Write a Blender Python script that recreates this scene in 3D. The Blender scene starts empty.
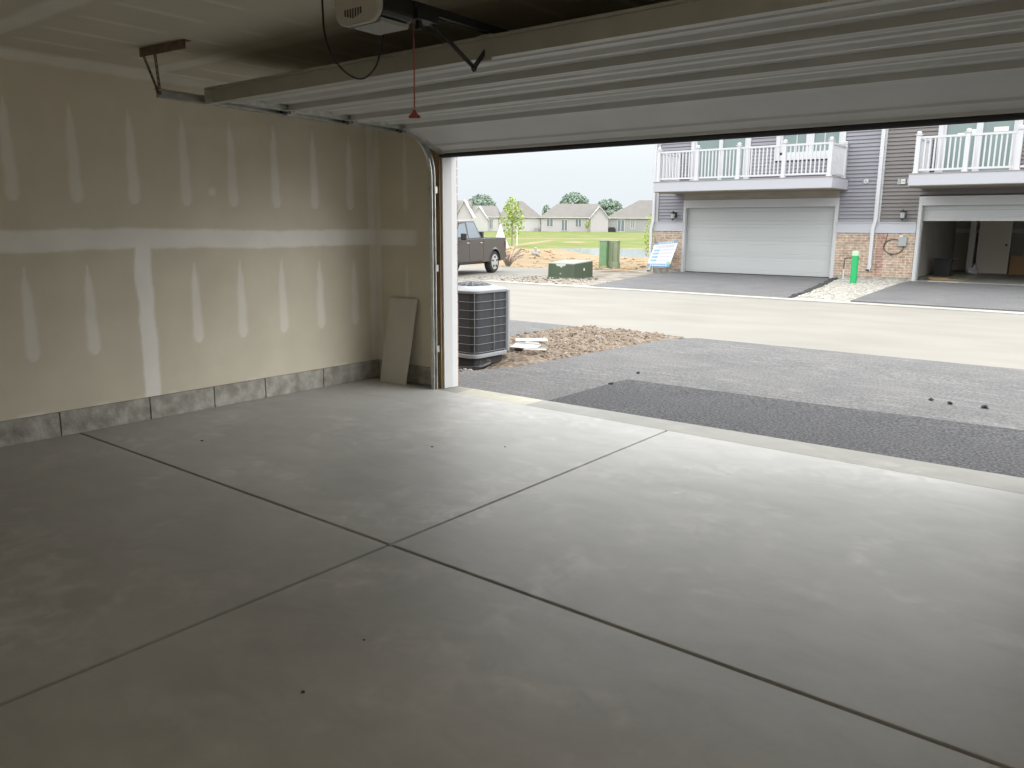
import bpy, math, random
from mathutils import Vector, Matrix, noise
random.seed(7)
S = bpy.context.scene
COL = S.collection
PI = math.pi
# ---------------------------------------------------------------- camera, sky, lights, exposure
CAMX, CAMY, CAMZ = 5.993, -5.775, 1.503
YAW, PITCH, ROLL, FPX = 0.66872, 0.19538, 0.0066, 791.66
cd = bpy.data.cameras.new('camera'); cam = bpy.data.objects.new('camera', cd); COL.objects.link(cam)
cd.sensor_fit = 'HORIZONTAL'; cd.sensor_width = 36.0; cd.lens = FPX / 1024 * 36.0
cd.clip_start = 0.05; cd.clip_end = 800
_fw = Vector((-math.sin(YAW) * math.cos(PITCH), math.cos(YAW) * math.cos(PITCH), -math.sin(PITCH)))
_r = Vector((math.cos(YAW), math.sin(YAW), 0)); _u = _r.cross(_fw)
_r2 = _r * math.cos(ROLL) + _u * math.sin(ROLL); _u2 = -_r * math.sin(ROLL) + _u * math.cos(ROLL)
M = Matrix((_r2, _u2, -_fw)).transposed().to_4x4(); M.translation = (CAMX, CAMY, CAMZ)
cam.matrix_world = M
S.camera = cam

W = bpy.data.worlds.new('overcast_sky'); S.world = W; W.use_nodes = True
nt = W.node_tree; nt.nodes.clear()
def N(t, k, **kw):
    n = t.nodes.new(k)
    for a, b in kw.items(): setattr(n, a, b)
    return n
wo = N(nt, 'ShaderNodeOutputWorld'); bg = N(nt, 'ShaderNodeBackground')
tc = N(nt, 'ShaderNodeTexCoord'); sx = N(nt, 'ShaderNodeSeparateXYZ')
rmp = N(nt, 'ShaderNodeMapRange'); rmp.inputs[1].default_value = 0.0; rmp.inputs[2].default_value = 1.0
cr = N(nt, 'ShaderNodeValToRGB')
nt.links.new(tc.outputs['Generated'], sx.inputs[0]); nt.links.new(sx.outputs[2], cr.inputs[0])
SKY = [(0.0, (0.665, 0.71, 0.745)), (0.07, (0.715, 0.76, 0.79)), (0.14, (0.83, 0.87, 0.89)), (0.30, (2.4, 2.45, 2.45)), (0.6, (2.9, 2.92, 2.9)), (1.0, (2.2, 2.2, 2.2))]
SKYMAX = 3.0
el = cr.color_ramp.elements
while len(el) < len(SKY): el.new(0.5)
for e, (p, c) in zip(el, SKY): e.position = p; e.color = (c[0] / SKYMAX, c[1] / SKYMAX, c[2] / SKYMAX, 1)
# faint broad cloud variation
cn = N(nt, 'ShaderNodeTexNoise'); cn.inputs['Scale'].default_value = 2.2; cn.inputs['Detail'].default_value = 3
cm = N(nt, 'ShaderNodeMapRange'); cm.inputs[3].default_value = 0.95; cm.inputs[4].default_value = 1.05
cx = N(nt, 'ShaderNodeVectorMath', operation='SCALE')
nt.links.new(tc.outputs['Generated'], cn.inputs['Vector']); nt.links.new(cn.outputs[0], cm.inputs[0])
nt.links.new(cr.outputs[0], cx.inputs[0]); nt.links.new(cm.outputs[0], cx.inputs['Scale'])
nt.links.new(cx.outputs[0], bg.inputs[0]); bg.inputs[1].default_value = SKYMAX
nt.links.new(bg.outputs[0], wo.inputs[0])
# veiled sun behind thick cloud, very soft
sd = bpy.data.lights.new('veiled_sun', 'SUN'); so = bpy.data.objects.new('veiled_sun', sd); COL.objects.link(so)
sd.energy = 1.7; sd.angle = math.radians(50); sd.color = (1, 0.98, 0.95)
so.rotation_euler = Vector((-0.82, -0.42, -0.46)).to_track_quat('-Z', 'Y').to_euler()
S.view_settings.view_transform = 'Standard'; S.view_settings.look = 'None'
S.view_settings.gamma = 1.0; S.view_settings.use_curve_mapping = False
S.view_settings.exposure = 0.30
S.cycles.max_bounces = 12; S.cycles.diffuse_bounces = 8; S.cycles.glossy_bounces = 4; S.cycles.transmission_bounces = 6
S.cycles.use_denoising = True
FILL_POWER = 19.0

# ---------------------------------------------------------------- materials
def mat(name, col, rough=0.6, metal=0.0, n1=0, a1=0.0, bump=0.0, bs=None, spec=0.5, col2=None, stretch=None, detail=5):
    m = bpy.data.materials.new(name); m.use_nodes = True; t = m.node_tree
    b = t.nodes['Principled BSDF']
    b.inputs['Base Color'].default_value = (*col, 1); b.inputs['Roughness'].default_value = rough
    b.inputs['Metallic'].default_value = metal; b.inputs['Specular IOR Level'].default_value = spec
    if n1 or bump:
        c = N(t, 'ShaderNodeTexCoord'); mp = N(t, 'ShaderNodeMapping'); t.links.new(c.outputs['Object'], mp.inputs[0])
        if stretch: mp.inputs['Scale'].default_value = stretch
    if n1:
        no = N(t, 'ShaderNodeTexNoise'); no.inputs['Scale'].default_value = n1; no.inputs['Detail'].default_value = detail
        t.links.new(mp.outputs[0], no.inputs['Vector'])
        r = N(t, 'ShaderNodeValToRGB'); r.color_ramp.elements[0].position = 0.3; r.color_ramp.elements[1].position = 0.7
        c2 = col2 or tuple(min(1, x * (1 + a1)) for x in col); c1 = col if col2 else tuple(x * (1 - a1) for x in col)
        r.color_ramp.elements[0].color = (*c1, 1); r.color_ramp.elements[1].color = (*c2, 1)
        t.links.new(no.outputs[0], r.inputs[0]); t.links.new(r.outputs[0], b.inputs['Base Color'])
    if bump:
        nb = N(t, 'ShaderNodeTexNoise'); nb.inputs['Scale'].default_value = bs or 30; nb.inputs['Detail'].default_value = 6
        t.links.new(mp.outputs[0], nb.inputs['Vector'])
        bp = N(t, 'ShaderNodeBump'); bp.inputs['Strength'].default_value = bump; bp.inputs['Distance'].default_value = 0.02
        t.links.new(nb.outputs[0], bp.inputs['Height']); t.links.new(bp.outputs[0], b.inputs['Normal'])
    return m
def srgb(r, g, b):
    f = lambda c: ((c / 255 + 0.055) / 1.055) ** 2.4 if c > 10 else c / 255 / 12.92
    return (f(r), f(g), f(b))

def mixmat(name, ca, cb, attr, nscale=8, rough=0.85, amt=0.12, wob=0.0, bump=0.05):
    """base colour ca -> cb by a float attribute on the mesh, plus mottling"""
    m = bpy.data.materials.new(name); m.use_nodes = True; t = m.node_tree; b = t.nodes['Principled BSDF']
    b.inputs['Roughness'].default_value = rough; b.inputs['Specular IOR Level'].default_value = 0.25
    at = N(t, 'ShaderNodeAttribute'); at.attribute_name = attr
    c = N(t, 'ShaderNodeTexCoord')
    no = N(t, 'ShaderNodeTexNoise'); no.inputs['Scale'].default_value = nscale; no.inputs['Detail'].default_value = 6
    t.links.new(c.outputs['Object'], no.inputs['Vector'])
    mx = N(t, 'ShaderNodeMix', data_type='RGBA'); mx.inputs[6].default_value = (*ca, 1); mx.inputs[7].default_value = (*cb, 1)
    t.links.new(at.outputs['Fac'], mx.inputs[0])
    mr = N(t, 'ShaderNodeMapRange'); mr.inputs[3].default_value = 1 - amt; mr.inputs[4].default_value = 1 + amt
    mr.inputs[1].default_value = 0.3; mr.inputs[2].default_value = 0.7
    t.links.new(no.outputs[0], mr.inputs[0])
    vm = N(t, 'ShaderNodeVectorMath', operation='SCALE'); t.links.new(mx.outputs[2], vm.inputs[0]); t.links.new(mr.outputs[0], vm.inputs['Scale'])
    t.links.new(vm.outputs[0], b.inputs['Base Color'])
    if bump:
        bp = N(t, 'ShaderNodeBump'); bp.inputs['Strength'].default_value = bump; bp.inputs['Distance'].default_value = 0.01
        t.links.new(no.outputs[0], bp.inputs['Height']); t.links.new(bp.outputs[0], b.inputs['Normal'])
    return m

m_dry = mixmat('drywall_paper', (0.635, 0.592, 0.487), (0.84, 0.82, 0.78), 'mud', 3.0, 0.9, 0.05)
m_ceil = mixmat('ceiling_drywall', (0.58, 0.54, 0.455), (0.80, 0.78, 0.72), 'mud', 3.0, 0.9, 0.05)
m_found = mat('foundation_concrete', (0.23, 0.22, 0.19), 0.9, n1=9, col2=(0.47, 0.46, 0.42), bump=0.6, bs=25)
m_white = mat('white_trim', (0.60, 0.61, 0.62), 0.5)
m_trimg = mat('trim_grey_white', (0.62, 0.63, 0.64), 0.55)
m_galv = mat('galvanised_steel', (0.55, 0.56, 0.54), 0.38, 0.85, n1=14, a1=0.2)
m_galvd = mat('dull_galvanised', (0.36, 0.36, 0.33), 0.5, 0.6, n1=14, a1=0.2)
m_strut = mat('strut_steel', (0.40, 0.40, 0.36), 0.55, 0.3, n1=6, a1=0.1)
m_door = mat('garage_door_back', (0.52, 0.52, 0.51), 0.5, n1=3, a1=0.04)
m_blackr = mat('black_rubber', (0.012, 0.012, 0.012), 0.6)
m_black = mat('black_plastic', (0.015, 0.015, 0.016), 0.35)
m_blackm = mat('black_metal', (0.02, 0.02, 0.02), 0.45)
m_wood = mat('raw_lumber', (0.25, 0.17, 0.09), 0.8, n1=3, a1=0.35, stretch=(12, 12, 1.2), bump=0.2, bs=20)
m_rust = mat('rusty_angle', (0.20, 0.15, 0.11), 0.6, 0.5, n1=20, a1=0.3)
m_red = mat('red_plastic', (0.28, 0.012, 0.012), 0.5)
m_cord = mat('red_cord', (0.38, 0.06, 0.05), 0.8)
m_board = mat('board_offcut', (0.56, 0.54, 0.47), 0.8, n1=4, a1=0.05)
m_cover = mat('opener_white_cover', (0.40, 0.39, 0.36), 0.45)

def brickmat(name, c1, c2, mortar, sc=1.0):
    m = bpy.data.materials.new(name); m.use_nodes = True; t = m.node_tree; b = t.nodes['Principled BSDF']
    b.inputs['Roughness'].default_value = 0.9
    c = N(t, 'ShaderNodeTexCoord'); mp = N(t, 'ShaderNodeMapping'); mp.inputs['Rotation'].default_value = (PI / 2, 0, 0)
    t.links.new(c.outputs['Object'], mp.inputs[0])
    br = N(t, 'ShaderNodeTexBrick'); t.links.new(mp.outputs[0], br.inputs['Vector'])
    br.inputs['Color1'].default_value = (*c1, 1); br.inputs['Color2'].default_value = (*c2, 1); br.inputs['Mortar'].default_value = (*mortar, 1)
    br.inputs['Scale'].default_value = 1.0 * sc; br.inputs['Brick Width'].default_value = 0.21; br.inputs['Row Height'].default_value = 0.076
    br.inputs['Mortar Size'].default_value = 0.010; br.inputs['Bias'].default_value = 0.1
    no = N(t, 'ShaderNodeTexNoise'); no.inputs['Scale'].default_value = 11; t.links.new(c.outputs['Object'], no.inputs['Vector'])
    mr = N(t, 'ShaderNodeMapRange'); mr.inputs[1].default_value = 0.3; mr.inputs[2].default_value = 0.7; mr.inputs[3].default_value = 0.75; mr.inputs[4].default_value = 1.25
    t.links.new(no.outputs[0], mr.inputs[0]); vm = N(t, 'ShaderNodeVectorMath', operation='SCALE')
    t.links.new(br.outputs[0], vm.inputs[0]); t.links.new(mr.outputs[0], vm.inputs['Scale']); t.links.new(vm.outputs[0], b.inputs['Base Color'])
    bp = N(t, 'ShaderNodeBump'); bp.inputs['Strength'].default_value = 0.5; bp.inputs['Distance'].default_value = 0.01; bp.invert = True
    t.links.new(br.outputs['Fac'], bp.inputs['Height']); t.links.new(bp.outputs[0], b.inputs['Normal'])
    return m
m_brick = brickmat('tan_brick', (0.42, 0.28, 0.20), (0.56, 0.42, 0.31), (0.62, 0.56, 0.48))
m_brickr = brickmat('red_brick_strip', (0.36, 0.20, 0.16), (0.46, 0.27, 0.21), (0.5, 0.42, 0.36))
m_sid1 = mat('lavender_grey_siding', (0.30, 0.295, 0.335), 0.6, n1=2, a1=0.03)
m_sid2 = mat('taupe_grey_siding', (0.205, 0.19, 0.185), 0.6, n1=2, a1=0.03)
m_band = mat('frieze_board', (0.54, 0.55, 0.60), 0.55)
m_rail = mat('white_vinyl_rail', (0.70, 0.71, 0.74), 0.4)
m_soff = mat('balcony_soffit', (0.30, 0.265, 0.20), 0.8, n1=3, a1=0.15, stretch=(1, 6, 1))
m_gdoor = mat('steel_door_grey_white', (0.56, 0.58, 0.58), 0.5)
m_glass = mat('window_glass', (0.25, 0.33, 0.32), 0.08, 0.0, spec=0.8)
m_glass2 = mat('pale_glass', (0.28, 0.34, 0.37), 0.12, spec=0.8)
m_sticker = mat('window_sticker', (0.75, 0.76, 0.68), 0.6)
m_lantern = mat('lantern_black', (0.02, 0.02, 0.02), 0.4)
m_lglass = mat('lantern_glass', (0.40, 0.42, 0.42), 0.2)
m_meter = mat('meter_grey', (0.33, 0.36, 0.36), 0.5)
m_cable = mat('cable_brown', (0.10, 0.07, 0.06), 0.7)
m_green = mat('green_pipe', (0.03, 0.50, 0.17), 0.45)
m_greenc = mat('pale_green_cap', (0.55, 0.74, 0.52), 0.5)
m_trans = mat('transformer_green', (0.075, 0.105, 0.065), 0.55, n1=5, a1=0.08)
m_transt = mat('transformer_lid', (0.30, 0.33, 0.29), 0.6, n1=6, a1=0.1)
m_dust = mat('pale_dust', (0.5, 0.52, 0.48), 0.8)
m_ped1 = mat('pedestal_green', (0.24, 0.42, 0.22), 0.6, n1=6, a1=0.1)
m_ped2 = mat('pedestal_sage', (0.36, 0.42, 0.27), 0.6, n1=6, a1=0.08)
m_truck = mat('truck_paint', (0.12, 0.108, 0.108), 0.22, 0.3, spec=0.8)
m_tglass = mat('truck_glass', (0.16, 0.20, 0.24), 0.05, spec=1.0)
m_tire = mat('tyre_rubber', (0.035, 0.035, 0.035), 0.85)
m_rim = mat('alloy_rim', (0.62, 0.62, 0.62), 0.35, 0.4)
m_chrome = mat('chrome', (0.7, 0.7, 0.7), 0.2, 0.9)
m_tail = mat('tail_lamp', (0.12, 0.02, 0.02), 0.3)
m_acb = mat('coil_black', (0.022, 0.024, 0.03), 0.6, n1=1.0, a1=0.3, stretch=(160, 160, 1))
m_acg = mat('condenser_grey', (0.30, 0.32, 0.34), 0.45)
m_wire = mat('guard_wire', (0.16, 0.17, 0.17), 0.5)
m_paper = mat('white_scrap', (0.78, 0.78, 0.76), 0.8)
m_card = mat('cardboard', (0.36, 0.23, 0.12), 0.85)
m_soil = mat('mulch_soil', (0.14, 0.10, 0.07), 0.95, n1=14, col2=(0.33, 0.27, 0.21), bump=1.0, bs=22, detail=9)
m_clod = mat('soil_clod', (0.07, 0.045, 0.03), 0.95, n1=5, col2=(0.42, 0.33, 0.25), bump=0.5)
m_stone = mat('pale_stone', (0.40, 0.38, 0.34), 0.9, n1=8, col2=(0.58, 0.56, 0.51))
m_crumb = mat('asphalt_crumb', (0.045, 0.045, 0.045), 0.9)
m_rubble = mat('grey_rubble', (0.30, 0.29, 0.28), 0.9, n1=8, a1=0.3)
m_bark = mat('bark', (0.30, 0.27, 0.22), 0.9)
m_leafn = mat('young_leaves', (0.40, 0.50, 0.14), 0.7, n1=3, a1=0.3)
m_leaff = mat('hazy_leaves', (0.34, 0.43, 0.36), 0.8, n1=0.5, a1=0.25)  # distance haze put into the leaf colour as a pale grey-green
m_water = mat('pond_water', (0.24, 0.33, 0.37), 0.12, spec=0.6, bump=0.05, bs=3)
m_jet = mat('fountain_spray', (0.80, 0.83, 0.86), 0.8)
m_roof = mat('far_shingles', (0.225, 0.212, 0.20), 0.9, n1=0.8, a1=0.06)
m_hwa = mat('pale_beige_wall', (0.57, 0.535, 0.56), 0.8)
m_hwb = mat('pale_white_wall', (0.66, 0.64, 0.65), 0.8)
m_hwd = mat('blue_grey_wall', (0.41, 0.41, 0.42), 0.8)
m_hwin = mat('far_window', (0.16, 0.19, 0.22), 0.3)

def concrete_floor():
    m = bpy.data.materials.new('trowelled_concrete'); m.use_nodes = True; t = m.node_tree; b = t.nodes['Principled BSDF']
    c = N(t, 'ShaderNodeTexCoord')
    def noise_(sc, det=5, dist=0.0, st=None):
        mp = N(t, 'ShaderNodeMapping'); t.links.new(c.outputs['Object'], mp.inputs[0])
        if st: mp.inputs['Scale'].default_value = st; mp.inputs['Rotation'].default_value = (0, 0, 0.5)
        n = N(t, 'ShaderNodeTexNoise'); n.inputs['Scale'].default_value = sc; n.inputs['Detail'].default_value = det; n.inputs['Distortion'].default_value = dist
        t.links.new(mp.outputs[0], n.inputs['Vector']); return n
    n1 = noise_(0.8, 4, 0.4); n2 = noise_(3.2, 8, 0.9, (1.0, 1.7, 1)); n3 = noise_(26, 4)
    def mr(n, a, b_, lo=0.35, hi=0.65):
        r = N(t, 'ShaderNodeMapRange'); r.inputs[1].default_value = lo; r.inputs[2].default_value = hi
        r.inputs[3].default_value = a; r.inputs[4].default_value = b_; t.links.new(n.outputs[0], r.inputs[0]); return r
    a = mr(n1, 0.90, 1.08); b2 = mr(n2, 0.93, 1.07, 0.3, 0.7); c3 = mr(n3, 0.975, 1.02)
    p = N(t, 'ShaderNodeMath', operation='MULTIPLY'); t.links.new(a.outputs[0], p.inputs[0]); t.links.new(b2.outputs[0], p.inputs[1])
    p2 = N(t, 'ShaderNodeMath', operation='MULTIPLY'); t.links.new(p.outputs[0], p2.inputs[0]); t.links.new(c3.outputs[0], p2.inputs[1])
    n4 = noise_(1.3, 9, 1.2); n5 = noise_(7, 8, 0.8)
    bl1 = mr(n4, 0.0, 1.0, 0.50, 0.68); bl2 = mr(n5, 0.0, 1.0, 0.42, 0.66)
    blm = N(t, 'ShaderNodeMath', operation='MULTIPLY'); t.links.new(bl1.outputs[0], blm.inputs[0]); t.links.new(bl2.outputs[0], blm.inputs[1])
    bls = N(t, 'ShaderNodeMath', operation='MULTIPLY_ADD'); bls.inputs[1].default_value = 0.30; bls.inputs[2].default_value = 1.0; t.links.new(blm.outputs[0], bls.inputs[0])
    p3 = N(t, 'ShaderNodeMath', operation='MULTIPLY'); t.links.new(p2.outputs[0], p3.inputs[0]); t.links.new(bls.outputs[0], p3.inputs[1]); p2 = p3
    # apron strip at the door line: a rougher, slightly darker broomed band with one pale patch
    sp = N(t, 'ShaderNodeSeparateXYZ'); t.links.new(c.outputs['Object'], sp.inputs[0])
    st = N(t, 'ShaderNodeMath', operation='GREATER_THAN'); st.inputs[1].default_value = -0.477; t.links.new(sp.outputs[1], st.inputs[0])
    lo = N(t, 'ShaderNodeMath', operation='GREATER_THAN'); lo.inputs[1].default_value = 1.15; t.links.new(sp.outputs[0], lo.inputs[0])
    hi = N(t, 'ShaderNodeMath', operation='LESS_THAN'); hi.inputs[1].default_value = 1.95; t.links.new(sp.outputs[0], hi.inputs[0])
    pt = N(t, 'ShaderNodeMath', operation='MULTIPLY'); t.links.new(lo.outputs[0], pt.inputs[0]); t.links.new(hi.outputs[0], pt.inputs[1])
    base = N(t, 'ShaderNodeMix', data_type='RGBA'); base.inputs[6].default_value = (0.37, 0.366, 0.35, 1); base.inputs[7].default_value = (0.215, 0.212, 0.188, 1)
    t.links.new(st.outputs[0], base.inputs[0])
    pp = N(t, 'ShaderNodeMath', operation='MULTIPLY'); t.links.new(pt.outputs[0], pp.inputs[0]); t.links.new(st.outputs[0], pp.inputs[1])
    base2 = N(t, 'ShaderNodeMix', data_type='RGBA'); base2.inputs[7].default_value = (0.36, 0.34, 0.27, 1)
    t.links.new(pp.outputs[0], base2.inputs[0]); t.links.new(base.outputs[2], base2.inputs[6])
    vm = N(t, 'ShaderNodeVectorMath', operation='SCALE'); t.links.new(base2.outputs[2], vm.inputs[0]); t.links.new(p2.outputs[0], vm.inputs['Scale'])
    t.links.new(vm.outputs[0], b.inputs['Base Color'])
    rr = mr(n3, 0.46, 0.52); t.links.new(rr.outputs[0], b.inputs['Roughness']); b.inputs['Specular IOR Level'].default_value = 0.5
    bp = N(t, 'ShaderNodeBump'); bp.inputs['Strength'].default_value = 0.035; bp.inputs['Distance'].default_value = 0.01
    t.links.new(n2.outputs[0], bp.inputs['Height']); t.links.new(bp.outputs[0], b.inputs['Normal'])
    return m
m_floor = concrete_floor()

def asphalt(name, c1, c2, streak=0.0, sp=(0.6, 1.4), spsc=55):
    m = bpy.data.materials.new(name); m.use_nodes = True; t = m.node_tree; b = t.nodes['Principled BSDF']
    b.inputs['Roughness'].default_value = 0.85
    c = N(t, 'ShaderNodeTexCoord')
    v = N(t, 'ShaderNodeTexNoise'); v.inputs['Scale'].default_value = spsc; v.inputs['Detail'].default_value = 4
    n = N(t, 'ShaderNodeTexNoise'); n.inputs['Scale'].default_value = 1.1; n.inputs['Detail'].default_value = 7; n.inputs['Distortion'].default_value = 1.0
    t.links.new(c.outputs['Object'], v.inputs['Vector']); t.links.new(c.outputs['Object'], n.inputs['Vector'])
    r = N(t, 'ShaderNodeValToRGB'); r.color_ramp.elements[0].position = 0.32; r.color_ramp.elements[1].position = 0.68
    r.color_ramp.elements[0].color = (*c1, 1); r.color_ramp.elements[1].color = (*c2, 1); t.links.new(n.outputs[0], r.inputs[0])
    mr = N(t, 'ShaderNodeMapRange'); mr.inputs[1].default_value = 0.35; mr.inputs[2].default_value = 0.65; mr.inputs[3].default_value = sp[0]; mr.inputs[4].default_value = sp[1]
    t.links.new(v.outputs[0], mr.inputs[0])
    vm = N(t, 'ShaderNodeVectorMath', operation='SCALE'); t.links.new(r.outputs[0], vm.inputs[0]); t.links.new(mr.outputs[0], vm.inputs['Scale'])
    out = vm.outputs[0]
    if streak:
        mp = N(t, 'ShaderNodeMapping'); mp.inputs['Scale'].default_value = (1.0, 6.0, 1); mp.inputs['Rotation'].default_value = (0, 0, 1.1); t.links.new(c.outputs['Object'], mp.inputs[0])
        s1 = N(t, 'ShaderNodeTexNoise'); s1.inputs['Scale'].default_value = 2.2; s1.inputs['Detail'].default_value = 8; s1.inputs['Distortion'].default_value = 0.6; t.links.new(mp.outputs[0], s1.inputs['Vector'])
        sr = N(t, 'ShaderNodeMapRange'); sr.inputs[1].default_value = 0.54; sr.inputs[2].default_value = 0.72; sr.inputs[3].default_value = 1.0; sr.inputs[4].default_value = 1.0 + streak; t.links.new(s1.outputs[0], sr.inputs[0])
        v2 = N(t, 'ShaderNodeVectorMath', operation='SCALE'); t.links.new(out, v2.inputs[0]); t.links.new(sr.outputs[0], v2.inputs['Scale']); out = v2.outputs[0]
    t.links.new(out, b.inputs['Base Color'])
    bp = N(t, 'ShaderNodeBump'); bp.inputs['Strength'].default_value = 0.5; bp.inputs['Distance'].default_value = 0.004
    t.links.new(v.outputs[0], bp.inputs['Height']); t.links.new(bp.outputs[0], b.inputs['Normal'])
    return m
m_asph = asphalt('driveway_asphalt', (0.122, 0.122, 0.124), (0.155, 0.153, 0.151), 0.5, (0.62, 1.38), 40)
m_asphd = asphalt('fresh_asphalt_patch', (0.046, 0.047, 0.052), (0.062, 0.062, 0.067), 0.0, (0.15, 2.0), 48)
m_asphf = asphalt('far_driveway_asphalt', (0.13, 0.13, 0.135), (0.165, 0.165, 0.168))
m_street = mat('street_concrete', (0.26, 0.247, 0.22), 0.85, n1=0.9, col2=(0.315, 0.30, 0.268), stretch=(0.6, 1.3, 1), bump=0.1, detail=8)
m_curb = mat('curb_concrete', (0.43, 0.42, 0.385), 0.85, n1=3, a1=0.12)

def terrain_mat():
    m = bpy.data.materials.new('open_ground'); m.use_nodes = True; t = m.node_tree; b = t.nodes['Principled BSDF']
    b.inputs['Roughness'].default_value = 0.95; b.inputs['Specular IOR Level'].default_value = 0.1
    c = N(t, 'ShaderNodeTexCoord')
    def nz(sc, det=8):
        n = N(t, 'ShaderNodeTexNoise'); n.inputs['Scale'].default_value = sc; n.inputs['Detail'].default_value = det
        t.links.new(c.outputs['Object'], n.inputs['Vector']); return n
    def ramp(n, a, b_, lo=0.35, hi=0.65):
        r = N(t, 'ShaderNodeValToRGB'); r.color_ramp.elements[0].position = lo; r.color_ramp.elements[1].position = hi
        r.color_ramp.elements[0].color = (*a, 1); r.color_ramp.elements[1].color = (*b_, 1); t.links.new(n.outputs[0], r.inputs[0]); return r
    rub = ramp(nz(1.6), (0.23, 0.20, 0.16), (0.44, 0.41, 0.36)); dirt = ramp(nz(0.8), (0.31, 0.235, 0.145), (0.40, 0.315, 0.21))
    gr = ramp(nz(0.25), (0.165, 0.215, 0.065), (0.235, 0.265, 0.095))
    def at(nm):
        a = N(t, 'ShaderNodeAttribute'); a.attribute_name = nm; return a
    def mix(f, A, B):
        x = N(t, 'ShaderNodeMix', data_type='RGBA'); t.links.new(f, x.inputs[0]); t.links.new(A, x.inputs[6]); t.links.new(B, x.inputs[7]); return x.outputs[2]
    wob = nz(0.9, 6)
    def sharp(nm):
        a = at(nm); s = N(t, 'ShaderNodeMath', operation='MULTIPLY_ADD'); t.links.new(wob.outputs[0], s.inputs[0]); s.inputs[1].default_value = 0.5
        t.links.new(a.outputs['Fac'], s.inputs[2])
        r = N(t, 'ShaderNodeMapRange'); r.inputs[1].default_value = 0.65; r.inputs[2].default_value = 0.85; t.links.new(s.outputs[0], r.inputs[0]); return r.outputs[0]
    o = mix(sharp('dirt'), rub.outputs[0], dirt.outputs[0]); o = mix(sharp('grass'), o, gr.outputs[0])
    t.links.new(o, b.inputs['Base Color'])
    bp = N(t, 'ShaderNodeBump'); bp.inputs['Strength'].default_value = 0.6; bp.inputs['Distance'].default_value = 0.06
    nb = nz(5); t.links.new(nb.outputs[0], bp.inputs['Height']); t.links.new(bp.outputs[0], b.inputs['Normal'])
    return m
m_terr = terrain_mat()

OUTDOOR = [m_brick, m_brickr, m_sid1, m_sid2, m_band, m_rail, m_soff, m_gdoor, m_trimg, m_asph, m_asphd, m_asphf, m_street, m_curb, m_terr, m_soil, m_clod, m_stone, m_rubble,
           m_leafn, m_leaff, m_water, m_roof, m_hwa, m_hwb, m_hwd, m_glass, m_green, m_greenc, m_trans, m_transt, m_ped1, m_ped2, m_truck, m_jet, m_paper, m_acg, m_bark]
for m_ in OUTDOOR:          # outdoor colours darkened evenly to offset the exposure raised for the interior
    for n_ in m_.node_tree.nodes:
        if n_.type == 'VALTORGB':
            for e_ in n_.color_ramp.elements: e_.color = (e_.color[0] * 0.82, e_.color[1] * 0.82, e_.color[2] * 0.82, 1)
        elif n_.type == 'TEX_BRICK':
            for k_ in ('Color1', 'Color2', 'Mortar'): c_ = n_.inputs[k_].default_value; n_.inputs[k_].default_value = (c_[0] * 0.82, c_[1] * 0.82, c_[2] * 0.82, 1)
        elif n_.type == 'BSDF_PRINCIPLED':
            c_ = n_.inputs['Base Color'].default_value; n_.inputs['Base Color'].default_value = (c_[0] * 0.82, c_[1] * 0.82, c_[2] * 0.82, 1)

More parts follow.
